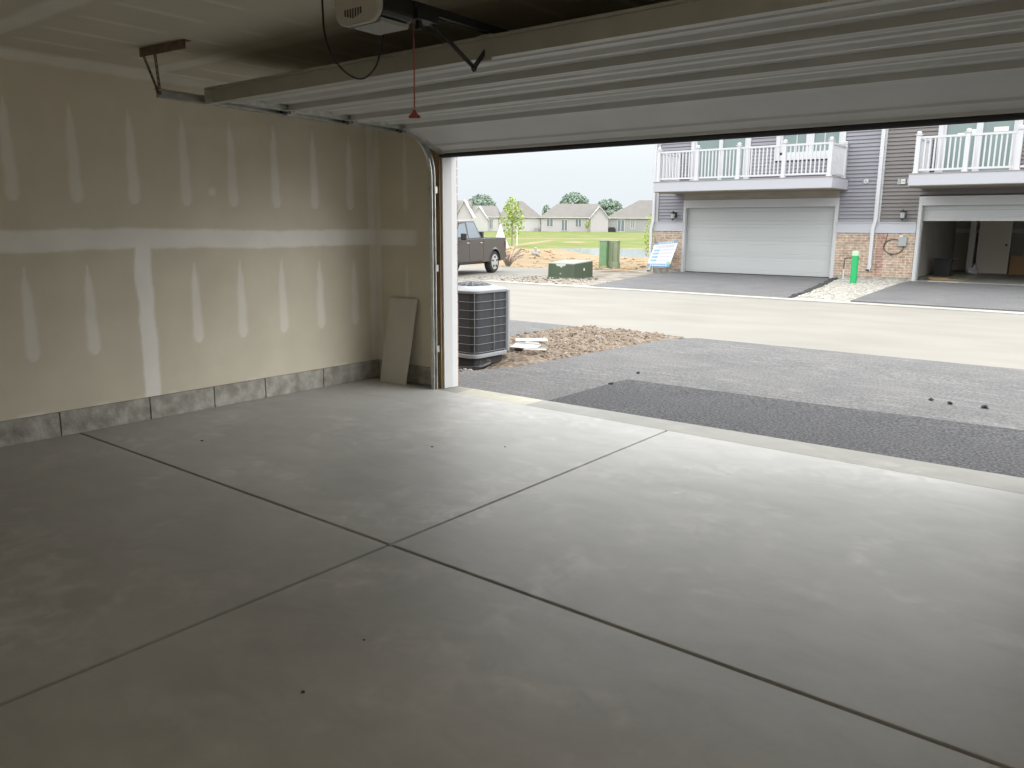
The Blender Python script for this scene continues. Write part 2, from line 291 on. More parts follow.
# ---------------------------------------------------------------- builders
class MB:
    """collects shapes into one mesh"""
    def __init__(s): s.v = []; s.f = []; s.mi = []; s.cur = 0
    def quad(s, *p):
        i = len(s.v); s.v += [tuple(q) for q in p]; s.f.append(tuple(range(i, i + len(p)))); s.mi.append(s.cur); return s
    def box(s, x0, x1, y0, y1, z0, z1, R=None):
        i = len(s.v)
        P = [(x, y, z) for z in (z0, z1) for y in (y0, y1) for x in (x0, x1)]
        if R: P = [tuple(R @ Vector(p)) for p in P]
        s.v += P
        for f in ((0, 2, 3, 1), (4, 5, 7, 6), (0, 1, 5, 4), (2, 6, 7, 3), (0, 4, 6, 2), (1, 3, 7, 5)):
            s.f.append(tuple(i + k for k in f)); s.mi.append(s.cur)
        return s
    def prism(s, pts, a, b, axis='x'):
        """polygon pts (two coords, counter-clockwise) swept from a to b along axis"""
        n = len(pts); i = len(s.v)
        def mk(p, t): return {'x': (t, p[0], p[1]), 'y': (p[0], t, p[1]), 'z': (p[0], p[1], t)}[axis]
        s.v += [mk(p, a) for p in pts] + [mk(p, b) for p in pts]
        s.f.append(tuple(range(i + n - 1, i - 1, -1))); s.f.append(tuple(range(i + n, i + 2 * n))); s.mi += [s.cur] * 2
        for k in range(n):
            j = (k + 1) % n; s.f.append((i + k, i + j, i + n + j, i + n + k)); s.mi.append(s.cur)
        return s
    def tube(s, pts, r, n=8, cap=True):
        pts = [Vector(p) for p in pts]; rings = []
        rr = r if isinstance(r, (list, tuple)) else [r] * len(pts)
        for k, p in enumerate(pts):
            d = (pts[min(k + 1, len(pts) - 1)] - pts[max(k - 1, 0)]).normalized()
            a = d.orthogonal().normalized() if k == 0 else (prev - d * prev.dot(d)).normalized()
            prev = a; b = d.cross(a); i = len(s.v); rings.append(i)
            for q in range(n):
                t = 2 * PI * q / n; s.v.append(tuple(p + (a * math.cos(t) + b * math.sin(t)) * rr[k]))
        for k in range(len(pts) - 1):
            for q in range(n):
                q2 = (q + 1) % n; s.f.append((rings[k] + q, rings[k] + q2, rings[k + 1] + q2, rings[k + 1] + q)); s.mi.append(s.cur)
        if cap:
            s.f.append(tuple(rings[0] + q for q in range(n - 1, -1, -1))); s.f.append(tuple(rings[-1] + q for q in range(n))); s.mi += [s.cur] * 2
        return s
    def lathe(s, prof, cx=0, cy=0, n=20, axis='z', c=0):
        """prof: list of (radius, height)"""
        rings = []
        for r, h in prof:
            i = len(s.v); rings.append(i)
            for q in range(n):
                t = 2 * PI * q / n; a, b = r * math.cos(t), r * math.sin(t)
                s.v.append((cx + a, cy + b, c + h) if axis == 'z' else (cx + a, c + h, cy + b))
        for k in range(len(prof) - 1):
            for q in range(n):
                q2 = (q + 1) % n; f = (rings[k] + q, rings[k] + q2, rings[k + 1] + q2, rings[k + 1] + q)
                s.f.append(f if axis == 'z' else f[::-1]); s.mi.append(s.cur)
        s.f.append(tuple(rings[0] + q for q in range(n - 1, -1, -1))); s.f.append(tuple(rings[-1] + q for q in range(n))); s.mi += [s.cur] * 2
        return s
    def blob(s, c, r, seed=0, n=5, m=7, rough=0.3, sq=(1, 1, 1)):
        i = len(s.v); c = Vector(c)
        for a in range(n + 1):
            th = PI * a / n
            for b in range(m):
                ph = 2 * PI * b / m
                d = Vector((math.sin(th) * math.cos(ph), math.sin(th) * math.sin(ph), math.cos(th)))
                k = r * (1 + rough * noise.noise(d * 1.7 + Vector((seed * 3.1, seed, 0))) * 1.6)
                s.v.append((c.x + d.x * k * sq[0], c.y + d.y * k * sq[1], c.z + d.z * k * sq[2]))
        for a in range(n):
            for b in range(m):
                b2 = (b + 1) % m; s.f.append((i + a * m + b, i + (a + 1) * m + b, i + (a + 1) * m + b2, i + a * m + b2)); s.mi.append(s.cur)
        return s
    def build(s, name, mats, parent=None, loc=None, smooth=False, bevel=0.0, kind=None, label=None):
        me = bpy.data.meshes.new(name); me.from_pydata(s.v, [], s.f); me.validate()
        for m in (mats if isinstance(mats, (list, tuple)) else [mats]): me.materials.append(m)
        if any(s.mi) and len(s.mi) == len(me.polygons): me.polygons.foreach_set('material_index', s.mi)
        if smooth:
            me.polygons.foreach_set('use_smooth', [True] * len(me.polygons))
            me.set_sharp_from_angle(angle=math.radians(40))
        me.update()
        o = bpy.data.objects.new(name, me); COL.objects.link(o)
        if parent: o.parent = parent
        if loc: o.location = loc
        if bevel:
            b = o.modifiers.new('bevel', 'BEVEL'); b.width = bevel; b.segments = 2; b.limit_method = 'ANGLE'
        if kind: o['kind'] = kind
        if label: o['label'] = label
        return o

def thing(name, label, cat, loc=(0, 0, 0), rz=0, group=None):
    o = bpy.data.objects.new(name, None); COL.objects.link(o); o.location = loc; o.rotation_euler = (0, 0, rz)
    o.empty_display_size = 0.2
    o['label'] = label; o['category'] = cat
    if group: o['group'] = group
    return o
def tag(o, label, cat, group=None, kind=None):
    o['label'] = label; o['category'] = cat
    if group: o['group'] = group
    if kind: o['kind'] = kind
    return o
def children(o): return [c for c in COL.objects if c.parent == o]
def copy_tree(o, parent=None):
    c = o.copy(); COL.objects.link(c)
    if parent: c.parent = parent
    for ch in children(o): copy_tree(ch, c)
    return c
def grid(name, mats, nx, ny, fn, attrs=None, kind=None, smooth=True, parent=None):
    """fn(i,j)->point ; attrs {name: fn(point)->0..1}"""
    P = [fn(i / nx, j / ny) for j in range(ny + 1) for i in range(nx + 1)]
    F = [(j * (nx + 1) + i, j * (nx + 1) + i + 1, (j + 1) * (nx + 1) + i + 1, (j + 1) * (nx + 1) + i) for j in range(ny) for i in range(nx)]
    me = bpy.data.meshes.new(name); me.from_pydata(P, [], F)
    for m in (mats if isinstance(mats, (list, tuple)) else [mats]): me.materials.append(m)
    for k, f in (attrs or {}).items():
        a = me.attributes.new(k, 'FLOAT', 'POINT'); a.data.foreach_set('value', [f(p) for p in P])
    if smooth: me.polygons.foreach_set('use_smooth', [True] * len(me.polygons))
    o = bpy.data.objects.new(name, me); COL.objects.link(o)
    if parent: o.parent = parent
    if kind: o['kind'] = kind
    return o
def nz(x, y=0, z=0): return noise.noise(Vector((x, y, z)))
def clamp(x, a=0.0, b=1.0): return max(a, min(b, x))
def interp(x, xs, ys):
    if x <= xs[0]: return ys[0]
    for a, b, c, d in zip(xs, xs[1:], ys, ys[1:]):
        if x <= b: return c + (d - c) * (x - a) / (b - a)
    return ys[-1]
def ss(x, a, b): t = clamp((x - a) / (b - a)); return t * t * (3 - 2 * t)

# ================================================================= OUR GARAGE
FH = 0.18; CH = FH + 2.44; XR = 6.75; YB = -6.9; YF = -0.38; YE = -0.27; HD = 2.14; JX = 3.307; JY = -3.32
# floor: four slabs with tooled joints between
f = MB(); g = 0.0095
for (x0, x1) in ((-0.05, JX - g), (JX + g, XR + 0.05)):
    for (y0, y1) in ((YB - 0.05, JY - g), (JY + g, -0.478)):
        f.box(x0, x1, y0, y1, -0.05, 0.0)
yedge = lambda x: -0.232 + (x - 0.952) * 0.027          # slab lip runs very slightly out of square
f.prism([(-0.05, -0.476), (XR + 0.05, -0.476), (XR + 0.05, yedge(XR)), (-0.05, yedge(0))], -0.14, -0.001, 'z')
f.box(-0.05, XR + 0.05, YB - 0.05, -0.48, -0.14, -0.02)
fl = f.build('floor', m_floor, kind='structure', bevel=0.004)

STUD = 0.415; SY0 = -2.74
def strip(t, a, w, z, z0, z1, seed):
    """one screw-line plaster strip: soft elongated blob around t==a between z0,z1 (wide at bottom, pointed at top)"""
    if z < z0 or z > z1: return 0.0
    k = (z - z0) / (z1 - z0)
    ww = w * (0.35 + 0.65 * (1 - k) ** 0.7) * (1 - ss(k, 0.75, 1.0) * 0.8) * ss(k, -0.05, 0.09)
    d = abs(t - a - 0.01 * nz(z * 7, seed) )
    return 1 - ss(d, ww * 0.55, ww * 1.25 + 0.004)
def wall_mud(p):
    y, z = p[1], p[2]; h = z - FH; v = 0.0
    wob = 0.012 * nz(y * 5, z * 5, 3) + 0.005 * nz(y * 22, z * 22, 1)
    # horizontal seam
    v = max(v, 0.95 * (1 - ss(abs(h - 1.215 + 0.006 * math.sin(y * 3)), 0.062 + wob, 0.086 + wob)))
    # ceiling corner tape and floor-edge dabs
    v = max(v, 0.6 * (1 - ss(2.44 - h, 0.045 + wob, 0.07 + wob)))
    v = max(v, 0.55 * (1 - ss(h, 0.0, 0.03)) * ss(nz(y * 4, 9), 0.1, 0.3))
    # vertical joint below the seam
    if h < 1.25:
        v = max(v, 1.0 * (1 - ss(abs(y - SY0 + 0.01 * nz(z * 4, 5)), 0.052 + wob, 0.075 + wob)))
    # corner tape at the front
    v = max(v, 0.55 * (1 - ss(YF - y, 0.075 + wob, 0.10 + wob)))
    for k in range(-10, 6):
        a = SY0 + k * STUD
        if a < YB or a > YF - 0.12: continue
        if k != 0: v = max(v, (0.52 + 0.3 * nz(k * 1.7, 2)) * strip(y, a, 0.048, h, 0.38 + 0.05 * nz(k, 1), 1.03 + 0.04 * nz(k, 7), k))
        v = max(v, (0.52 + 0.25 * nz(k * 2.7, 5)) * strip(y, a - 0.02, 0.047, h, 1.47 + 0.05 * nz(k, 3), 2.16 + 0.05 * nz(k, 4), k + 30))
    d = math.hypot(y + 2.12, (z - 1.77) * 1.0)
    v = max(v, 0.5 * (1 - ss(d, 0.02, 0.045)))
    return clamp(v)
NYW = 470; NZW = 176
wl = grid('wall_left', m_dry, NYW, NZW, lambda a, b: (0, YB + a * (YF - YB), FH + b * 2.44), {'mud': wall_mud}, kind='structure', smooth=False)
MB().box(-0.3, -0.001, YB, YF + 0.2, 0.0, CH + 0.3).build('wall_left_sheathing', m_wood, kind='structure')
# foundation curb blocks under the drywall
fb = MB(); cuts = [YB, -6.0, -5.4, -4.6, -4.0, -3.448, -2.782, -2.229, -1.732, -1.091, YF]
for a, b in zip(cuts, cuts[1:]): fb.box(-0.05, 0.012, a + 0.004, b - 0.004, 0, FH - 0.003)
fb.build('baseboard_left', m_found, kind='structure', bevel=0.004)

# front wall (stub left of the opening, header, right stub) with drywall inside and brick outside
JL, JR = 0.915, 5.80
def stub_mud(p):
    x, z = p[0], p[2]; h = z - FH; v = 0
    wob = 0.01 * nz(x * 5, z * 5, 3)
    v = max(v, 0.55 * (1 - ss(x, 0.06 + wob, 0.085 + wob)))
    v = max(v, 0.8 * (1 - ss(abs(h - 1.22), 0.06 + wob, 0.085 + wob)) * (1 - ss(x, 0.5, 0.62)))
    for a in (0.43,):
        v = max(v, 0.4 * strip(x, a, 0.035, h, 0.38, 1.0, 1), 0.4 * strip(x, a, 0.035, h, 1.47, 2.2, 2))
    return clamp(v)
grid('wall_front', m_dry, 70, 200, lambda a, b: (a * 0.80, YF, FH + b * 2.44), {'mud': stub_mud}, kind='structure', smooth=False)
w = MB()
w.box(-0.3, 0.84, YF + 0.001, -0.30, 0.0, CH + 0.5)
w.box(JR + 0.08, XR + 0.3, YF + 0.001, -0.30, 0, CH + 0.5)
w.box(0.84, JR + 0.08, YF + 0.001, -0.30, HD + 0.04, CH + 0.5)
w.build('wall_front_framing', m_dry, kind='structure')
fb = MB(); fb.box(0.012, 0.80, YF - 0.012, -0.3, 0, FH - 0.003); fb.build('baseboard_front', m_found, kind='structure', bevel=0.004)
# exterior brick around the opening, course by course
b = MB()
for c in range(40):
    z = -0.1 + c * 0.0762; off = 0.105 if c % 2 else 0
    if z > 3.0: break
    for (xa, xb) in ((-1.2, 0.9565), (JR + 0.02, XR + 0.9)):
        x = xa - off
        while x < xb:
            b.box(max(x, xa), min(x + 0.2, xb), -0.30, -0.229, z, z + 0.066); x += 0.21
b.box(-1.2, 0.947, -0.299, -0.238, -0.12, 3.0); b.box(JR + 0.026, XR + 0.9, -0.299, -0.238, -0.12, 3.0); b.box(0.94, JR + 0.03, -0.30, -0.232, HD + 0.12, 3.0)
b.build('wall_front_brick', mat('outer_brick', (0.34, 0.22, 0.17), 0.9, n1=5, a1=0.25), kind='structure')
t = MB(); t.prism([(JL, YF - 0.02), (0.932, YF - 0.02), (0.9575, -0.31), (0.9575, -0.238), (JL, -0.238)], 0.002, HD + 0.03, 'z'); t.build('trim_1', m_white, kind='structure', bevel=0.003)
t = MB(); t.box(JR - 0.028, JR, YF - 0.02, -0.245, 0.002, HD + 0.03); t.build('trim_2', m_white, kind='structure', bevel=0.003)
t = MB(); t.box(JL, JR, YF - 0.02, -0.245, HD, HD + 0.035); t.build('trim_3', m_white, kind='structure', bevel=0.003)
t = MB(); t.box(0.80, JL - 0.004, YF - 0.038, YF + 0.01, 0.002, CH); t.box(JR + 0.004, JR + 0.115, YF - 0.038, YF + 0.01, 0.002, CH)
t.box(JL - 0.004, JR + 0.004, YF - 0.038, YF + 0.01, HD + 0.05, CH)
t.build('trim_4', m_wood, kind='structure')

# right, back walls and ceiling
grid('wall_right', m_dry, 10, 6, lambda a, b: (XR, YB + (1 - a) * (YF - YB), b * CH), {'mud': lambda p: 0.0}, kind='structure')
grid('wall_back', m_dry, 10, 6, lambda a, b: (a * XR, YB, b * CH), {'mud': lambda p: 0.0}, kind='structure')
MB().box(XR + 0.002, XR + 0.3, YB - 0.3, YF + 0.2, -0.1, CH + 0.3).build('wall_right_sheathing', m_wood, kind='structure')
MB().box(-0.3, XR + 0.3, YB - 0.3, YB - 0.002, -0.1, CH + 0.3).build('wall_back_sheathing', m_wood, kind='structure')
def ceil_mud(p):
    x, y = p[0], p[1]; v = 0
    wob = 0.015 * nz(x * 4, y * 4, 8)
    v = max(v, 0.55 * (1 - ss(x, 0.075 + wob, 0.10 + wob)))
    for ys in (-3.78, -2.56, -1.34, -5.0, -6.2):
        v = max(v, 0.55 * (1 - ss(abs(y - ys + 0.02 * nz(x * 2, 4)), 0.05 + wob, 0.085 + wob)))
    for k in range(16):
        xs = 0.42 * (k + 1)
        for (a, b) in ((-3.68, -3.05), (-2.95, -2.65), (-2.45, -1.9), (-1.8, -1.45), (-4.9, -4.2), (-6.0, -5.3)):
            if a < y < b: v = max(v, 0.42 * (1 - ss(abs(x - xs + 0.008 * nz(y * 6, k)), 0.02, 0.036)) * ss(y, a, a + 0.1) * (1 - ss(y, b - 0.15, b)))
    return clamp(v)
grid('ceiling', m_ceil, 320, 300, lambda a, b: (a * XR, YF - b * (YF - YB), CH), {'mud': ceil_mud}, kind='structure', smooth=False)
MB().box(-0.3, XR + 0.3, YB - 0.3, YF + 0.1, CH + 0.004, CH + 0.3).build('ceiling_deck', m_wood, kind='structure')

# ---------------------------------------------------------------- raised sectional door
DX0, DX1 = 0.93, 5.785; ZD = 2.335
gd = thing('sectional_garage_door', 'raised overhead garage door with ribbed pale back hanging above the opening', 'garage door', (DX0, YF, 0))
def sec_profile(w):
    """(along, depth) of a pan section seen from its back face; depth positive = into the room"""
    return [(0, 0), (0.0, 0.052), (0.018, 0.056), (0.036, 0.054), (0.044, 0.016), (0.085, 0.012), (0.095, 0.012),
            (0.16, 0.014), (0.19, 0.034), (0.215, 0.034), (0.245, 0.014),
            (w - 0.245, 0.014), (w - 0.215, 0.034), (w - 0.19, 0.034), (w - 0.16, 0.014), (w - 0.085, 0.012), (w - 0.044, 0.016), (w - 0.036, 0.054), (w - 0.018, 0.056), (w, 0.052), (w, 0)]
def flat_profile(w):
    return [(0, 0), (0, 0.045), (0.02, 0.047), (0.03, 0.03), (0.10, 0.030), (0.115, 0.042), (0.14, 0.042), (0.155, 0.030), (w - 0.10, 0.030), (w - 0.06, 0.030), (w - 0.045, 0.046), (w - 0.015, 0.048), (w, 0.045), (w, 0)]
# section line: points (y, z) of the outer skin from the bottom edge up and inward
line = [(-0.425, 2.165), (-0.88, ZD), (-1.455, ZD + 0.012), (-2.035, ZD + 0.020), (-2.62, ZD + 0.025)]
for k in range(4):
    (ya, za), (yb, zb) = line[k], line[k + 1]
    d = Vector((0, yb - ya, zb - za)); L = d.length - 0.004; d.normalize(); nrm = Vector((0, 0, -1)); nrm = (nrm - d * nrm.dot(d)).normalized()
    P = flat_profile(L) if k == 0 else sec_profile(L)
    pts = [(ya + d.y * a + nrm.y * (b - 0.02) - YF, za + d.z * a + nrm.z * (b - 0.02)) for a, b in P]
    m = MB(); m.prism(pts, 0.012, DX1 - DX0 - 0.012, 'x'); sec = m.build('door_section', m_door, gd)
    # galvanised end stiles
    for x0, x1 in ((0.0, 0.055), (DX1 - DX0 - 0.055, DX1 - DX0)):
        q = MB(); pl = [(0.0, -0.002), (0.0, 0.052), (L, 0.052), (L, -0.002)]
        q.prism([(ya + d.y * a + nrm.y * (b - 0.02) - YF, za + d.z * a + nrm.z * (b - 0.02)) for a, b in pl], x0, x1, 'x'); q.build('end_stile', m_galv, gd)
    if k > 0:   # hinges + rollers at each section joint
        for x0 in (0.02, DX1 - DX0 - 0.09):
            q = MB(); c = Vector((0, ya - YF, za)) + nrm * 0.03
            q.box(x0, x0 + 0.07, c.y - 0.075, c.y + 0.075, c.z - 0.006, c.z - 0.002)
            q.tube([(x0, c.y, c.z - 0.014), (x0 + 0.07, c.y, c.z - 0.014)], 0.012, 8)
            q.box(x0 + 0.01, x0 + 0.06, c.y - 0.03, c.y + 0.0, c.z - 0.028, c.z - 0.004)
            h = q.build('hinge', m_galv, gd)
        for x0, sg in ((0.02, -1), (DX1 - DX0 - 0.02, 1)):
            q = MB(); q.tube([(x0, ya - YF, za - 0.05), (x0 + sg * 0.085, ya - YF, za - 0.02)], 0.005, 6)
            q.tube([(x0 + sg * 0.045, ya - YF, za - 0.034), (x0 + sg * 0.075, ya - YF, za - 0.026)], 0.022, 12)
            q.build('roller', m_black, gd)
# rubber astragal at the bottom edge
(ya, za) = line[0]
MB().tube([(0.0, ya - YF + 0.014, za - 0.030), (DX1 - DX0, ya - YF + 0.014, za - 0.030)], 0.029, 10).build('bottom_seal', m_blackr, gd)
# stiffening strut across the inner edge
m = MB(); y0 = -2.675 - YF
m.prism([(y0, 2.305), (y0 + 0.055, 2.305), (y0 + 0.055, 2.312), (y0 + 0.003, 2.312), (y0 + 0.003, 2.398), (y0 + 0.055, 2.398), (y0 + 0.055, 2.402), (y0 - 0.018, 2.402), (y0 - 0.020, 2.388), (y0 - 0.003, 2.388)], 0.0, DX1 - DX0, 'x')
m.build('stiffening_strut', m_strut, gd, label='flat grey steel strut along the inner edge')
q = MB(); q.box(-0.03, 0.05, y0 - 0.004, y0 + 0.05, 2.30, 2.405); q.tube([(-0.06, y0 + 0.03, 2.35), (0.02, y0 + 0.03, 2.35)], 0.008, 6); q.build('top_bracket', m_galv, gd)
# opener bracket in the middle of the strut
CXO = 3.37
q = MB(); q.box(CXO - DX0 - 0.04, CXO - DX0 + 0.04, y0 - 0.008, y0 - 0.002, 2.29, 2.41); q.build('arm_bracket', m_strut, gd)

# tracks
def track(sx, name, label):
    o = thing(name, label, 'track', (0, 0, 0))
    X = 0.875 if sx < 0 else JR + 0.04
    path = [(-0.475, 0.0), (-0.475, 1.95)]
    for k in range(1, 9):
        a = k / 8 * PI / 2; path.append((-0.475 - 0.33 * (1 - math.cos(a)), 1.95 + 0.36 * math.sin(a)))
    path.append((-2.995, 2.335))
    m = MB()
    # C channel swept along path in the yz plane, opening toward the door
    prof = [(-0.018, -0.026), (0.018, -0.026), (0.018, 0.026), (-0.018, 0.026)]
    sgn = 1 if sx < 0 else -1
    def off(k, dn):
        a = Vector(path[max(k - 1, 0)]); b = Vector(path[min(k + 1, len(path) - 1)]); d = (b - a).normalized(); n = Vector((d.y, -d.x)); return Vector(path[k]) + n * dn
    th = 0.003
    for (x0, x1, n0, n1) in ((-0.018, -0.018 + th, -0.026, 0.026), (-0.018, 0.018, -0.026, -0.026 + th), (-0.018, 0.018, 0.026 - th, 0.026), (0.015, 0.018, -0.026, -0.016), (0.015, 0.018, 0.016, 0.026)):
        ring = []
        for k in range(len(path)):
            p0, p1 = off(k, n0), off(k, n1); i = len(m.v)
            xa, xb = X + x0 * sgn, X + x1 * sgn
            m.v += [(xa, p0.x, p0.y), (xb, p0.x, p0.y), (xb, p1.x, p1.y), (xa, p1.x, p1.y)]; ring.append(i)
        for a, b in zip(ring, ring[1:]):
            for q in range(4): m.f.append((a + q, a + (q + 1) % 4, b + (q + 1) % 4, b + q)); m.mi.append(0)
        m.f.append(tuple(ring[0] + q for q in (3, 2, 1, 0))); m.f.append(tuple(ring[-1] + q for q in range(4))); m.mi += [0, 0]
    m.build('rail', m_galv, o)
    # horizontal reinforcing angle outside the horizontal run
    m = MB(); xa = X - sgn * 0.022
    m.box(min(xa, xa - sgn * 0.004), max(xa, xa - sgn * 0.004), -2.99, -0.75, 2.325, 2.365); m.box(min(xa, xa - sgn * 0.03), max(xa, xa - sgn * 0.03), -2.99, -0.75, 2.362, 2.366)
    m.build('support_angle', m_galvd, o)
    for z in (0.35, 1.1, 1.8):
        m = MB(); m.box(X - 0.02, X + 0.02, -0.452, YF - 0.037, z, z + 0.06); m.build('wall_bracket', m_galv, o)
    # rear hanger: ceiling angle plus two punched straps
    m = MB(); xs = X - sgn * 0.14; xe = X + sgn * 0.34; x0, x1 = min(xs, xe), max(xs, xe)
    R = Matrix.Translation((X, -2.99, 0)) @ Matrix.Rotation(math.radians(5 * sgn), 4, 'Z') @ Matrix.Translation((-X, 2.99, 0))
    m.box(x0, x1, -3.01, -3.006, CH - 0.055, CH - 0.002, R); m.box(x0, x1, -3.01, -2.965, CH - 0.006, CH - 0.002, R)
    m.build('ceiling_angle', m_rust, o, label='rusty brown angle screwed to the ceiling')
    def strap(p, q):
        m = MB(); p = Vector(p); q = Vector(q); d = (q - p); L = d.length; d.normalize(); s = Vector((0.62, -0.78, 0)); s = (s - d * s.dot(d)).normalized(); n = d.cross(s)
        def bx(a, b, c0, c1):
            i = len(m.v)
            for t in (a, b):
                for c in (c0, c1):
                    for e in (-0.0015, 0.0015): m.v.append(tuple(p + d * t + s * c + n * e))
            for f_ in ((0, 1, 3, 2), (4, 6, 7, 5), (0, 4, 5, 1), (2, 3, 7, 6), (0, 2, 6, 4), (1, 5, 7, 3)): m.f.append(tuple(i + k for k in f_)); m.mi.append(0)
        bx(0, L, -0.019, -0.006); bx(0, L, 0.006, 0.019)
        t = 0
        while t < L: bx(t, min(t + 0.018, L), -0.006, 0.006); t += 0.034
        m.build('hanger_strap', m_rust, o)
    strap((X - 0.10 * sgn, -3.015, CH - 0.05), (X, -2.985, 2.33)); strap((X + 0.015 * sgn, -3.0, CH - 0.05), (X + 0.005, -2.98, 2.33))
    return o
track(-1, 'door_track', 'galvanised curved door track beside the drywall hung from a rusty ceiling angle')
track(1, 'door_track', 'galvanised curved door track at the right jamb of the opening')
# little torsion hardware: cable drum plate in the corner
# ---------------------------------------------------------------- opener
op = thing('garage_door_opener', 'ceiling-hung garage door opener with vented light cover, black side and long rail', 'opener', (CXO, -3.3, 0))
def rounded(m, x0, x1, y0, y1, z0, z1, r, seg=5):
    """box whose lower x edges are rounded (profile in xz)"""
    pts = [(x0, z1)]
    for k in range(seg + 1):
        a = PI + k / seg * PI / 2; pts.append((x0 + r + r * math.cos(a), z0 + r * 0.8 + r * 0.8 * math.sin(a)))
    for k in range(seg + 1):
        a = -PI / 2 + k / seg * PI / 2; pts.append((x1 - r + r * math.cos(a), z0 + r * 0.8 + r * 0.8 * math.sin(a)))
    pts.append((x1, z1))
    m.prism(pts, y0, y1, 'y'); return m
m = MB(); rounded(m, -0.14, 0.11, -0.14, 0.03, 2.325, 2.52, 0.05); m.build('motor_housing', m_black, op, bevel=0.006, smooth=False)
m = MB(); rounded(m, -0.15, 0.115, -0.172, -0.142, 2.310, 2.52, 0.07); m.build('light_cover', m_cover, op, bevel=0.008)
vs = MB()
for k in range(7):
    x = -0.085 + k * 0.016
    vs.box(x, x + 0.006, -0.1745, -0.171, 2.335 + 0.004 * abs(k - 3), 2.372)
vs.build('vent_slot', m_black, op)
m = MB(); rounded(m, -0.10, 0.095, -0.14, 0.015, 2.310, 2.328, 0.012, 2); m.build('base_pan', mat('opener_grey', (0.30, 0.30, 0.28), 0.5), op)
m = MB(); m.box(-0.018, 0.018, 0.12, 2.80, 2.425, 2.45); m.box(-0.022, -0.017, 0.12, 2.80, 2.42, 2.455); m.box(0.017, 0.022, 0.12, 2.80, 2.42, 2.455); m.build('rail', m_blackm, op, label='dark steel opener rail')
m = MB(); m.box(-0.03, 0.03, 2.78, 2.85, 2.40, 2.56); m.box(-0.06, 0.06, 2.842, 2.88, 2.42, 2.56); m.build('header_bracket', m_galvd, op)
m = MB(); m.box(-0.035, 0.035, 0.13, 0.26, 2.385, 2.424); m.box(-0.01, 0.01, 0.16, 0.18, 2.35, 2.39); m.build('trolley', m_blackm, op)
def flatbar(p, q, w, t, name):
    m = MB(); p, q = Vector(p), Vector(q); d = (q - p).normalized(); s = Vector((1, 0, 0)); n = d.cross(s).normalized()
    i = len(m.v)
    for a in (p, q):
        for c in (-t / 2, t / 2):
            for e in (-w / 2, w / 2): m.v.append(tuple(a + s * c + n * e))
    for f_ in ((0, 1, 3, 2), (4, 6, 7, 5), (0, 4, 5, 1), (2, 3, 7, 6), (0, 2, 6, 4), (1, 5, 7, 3)): m.f.append(tuple(i + k for k in f_)); m.mi.append(0)
    for a in (p + d * 0.02, q - d * 0.02): m.tube([a - s * (t / 2 + 0.006), a + s * (t / 2 + 0.006)], 0.007, 8)
    return m.build(name, m_blackm, op)
flatbar((0.006, 0.21, 2.41), (0.006, 0.545, 2.238), 0.020, 0.006, 'straight_arm')
flatbar((-0.004, 0.53, 2.235), (-0.004, 0.655, 2.37), 0.022, 0.006, 'curved_arm')
for x, y in ((-0.11, -0.12), (0.10, -0.12), (-0.11, 0.0), (0.10, 0.0)):
    MB().box(x - 0.012, x + 0.012, y - 0.002, y + 0.002, 2.49, CH - 0.002).build('hanger_strap', m_galvd, op)
# emergency release
rc = thing('release_cord', 'red emergency release cord with a flared handle hanging from the opener trolley', 'cord', (CXO, -3.165, 0))
MB().tube([(0, 0, 2.385), (0.003, 0, 2.2), (0, 0, 2.02)], 0.0028, 6).build('cord', m_cord, rc)
m = MB(); m.prism([(-0.025, 1.975), (0.025, 1.975), (0.027, 1.983), (0.010, 1.997), (0.006, 2.012), (-0.006, 2.012), (-0.010, 1.997), (-0.027, 1.983)], -0.007, 0.007, 'y')
hd = m.build('handle', m_red, rc, bevel=0.003); hd.rotation_euler = (0, 0, 0.63)
# power cord loop
pts = []
K = [(3.05, -3.398, CH - 0.002), (3.05, -3.395, 2.405), (3.05, -3.392, 2.344), (3.05, -3.374, 2.281), (3.05, -3.337, 2.229), (3.05, -3.288, 2.19), (3.05, -3.224, 2.169), (3.05, -3.176, 2.173), (3.05, -3.133, 2.199), (3.05, -3.094, 2.241), (3.05, -3.074, 2.284), (3.055, -3.06, 2.339), (3.07, -3.051, 2.40), (3.12, -3.06, 2.47), (3.20, -3.12, 2.50), (3.24, -3.20, 2.49)]
def smoothline(K, n=6):
    out = []
    for i in range(len(K) - 1):
        p0, p1, p2, p3 = (Vector(K[max(i - 1, 0)]), Vector(K[i]), Vector(K[i + 1]), Vector(K[min(i + 2, len(K) - 1)]))
        for j in range(n):
            t = j / n; out.append(0.5 * ((2 * p1) + (p2 - p0) * t + (2 * p0 - 5 * p1 + 4 * p2 - p3) * t * t + (3 * p1 - p0 - 3 * p2 + p3) * t ** 3))
    out.append(Vector(K[-1])); return out
tag(MB().tube(smoothline(K), 0.0045, 8).build('power_cord', m_black, smooth=True), 'black power cord looping down from the ceiling beside the opener', 'cord')

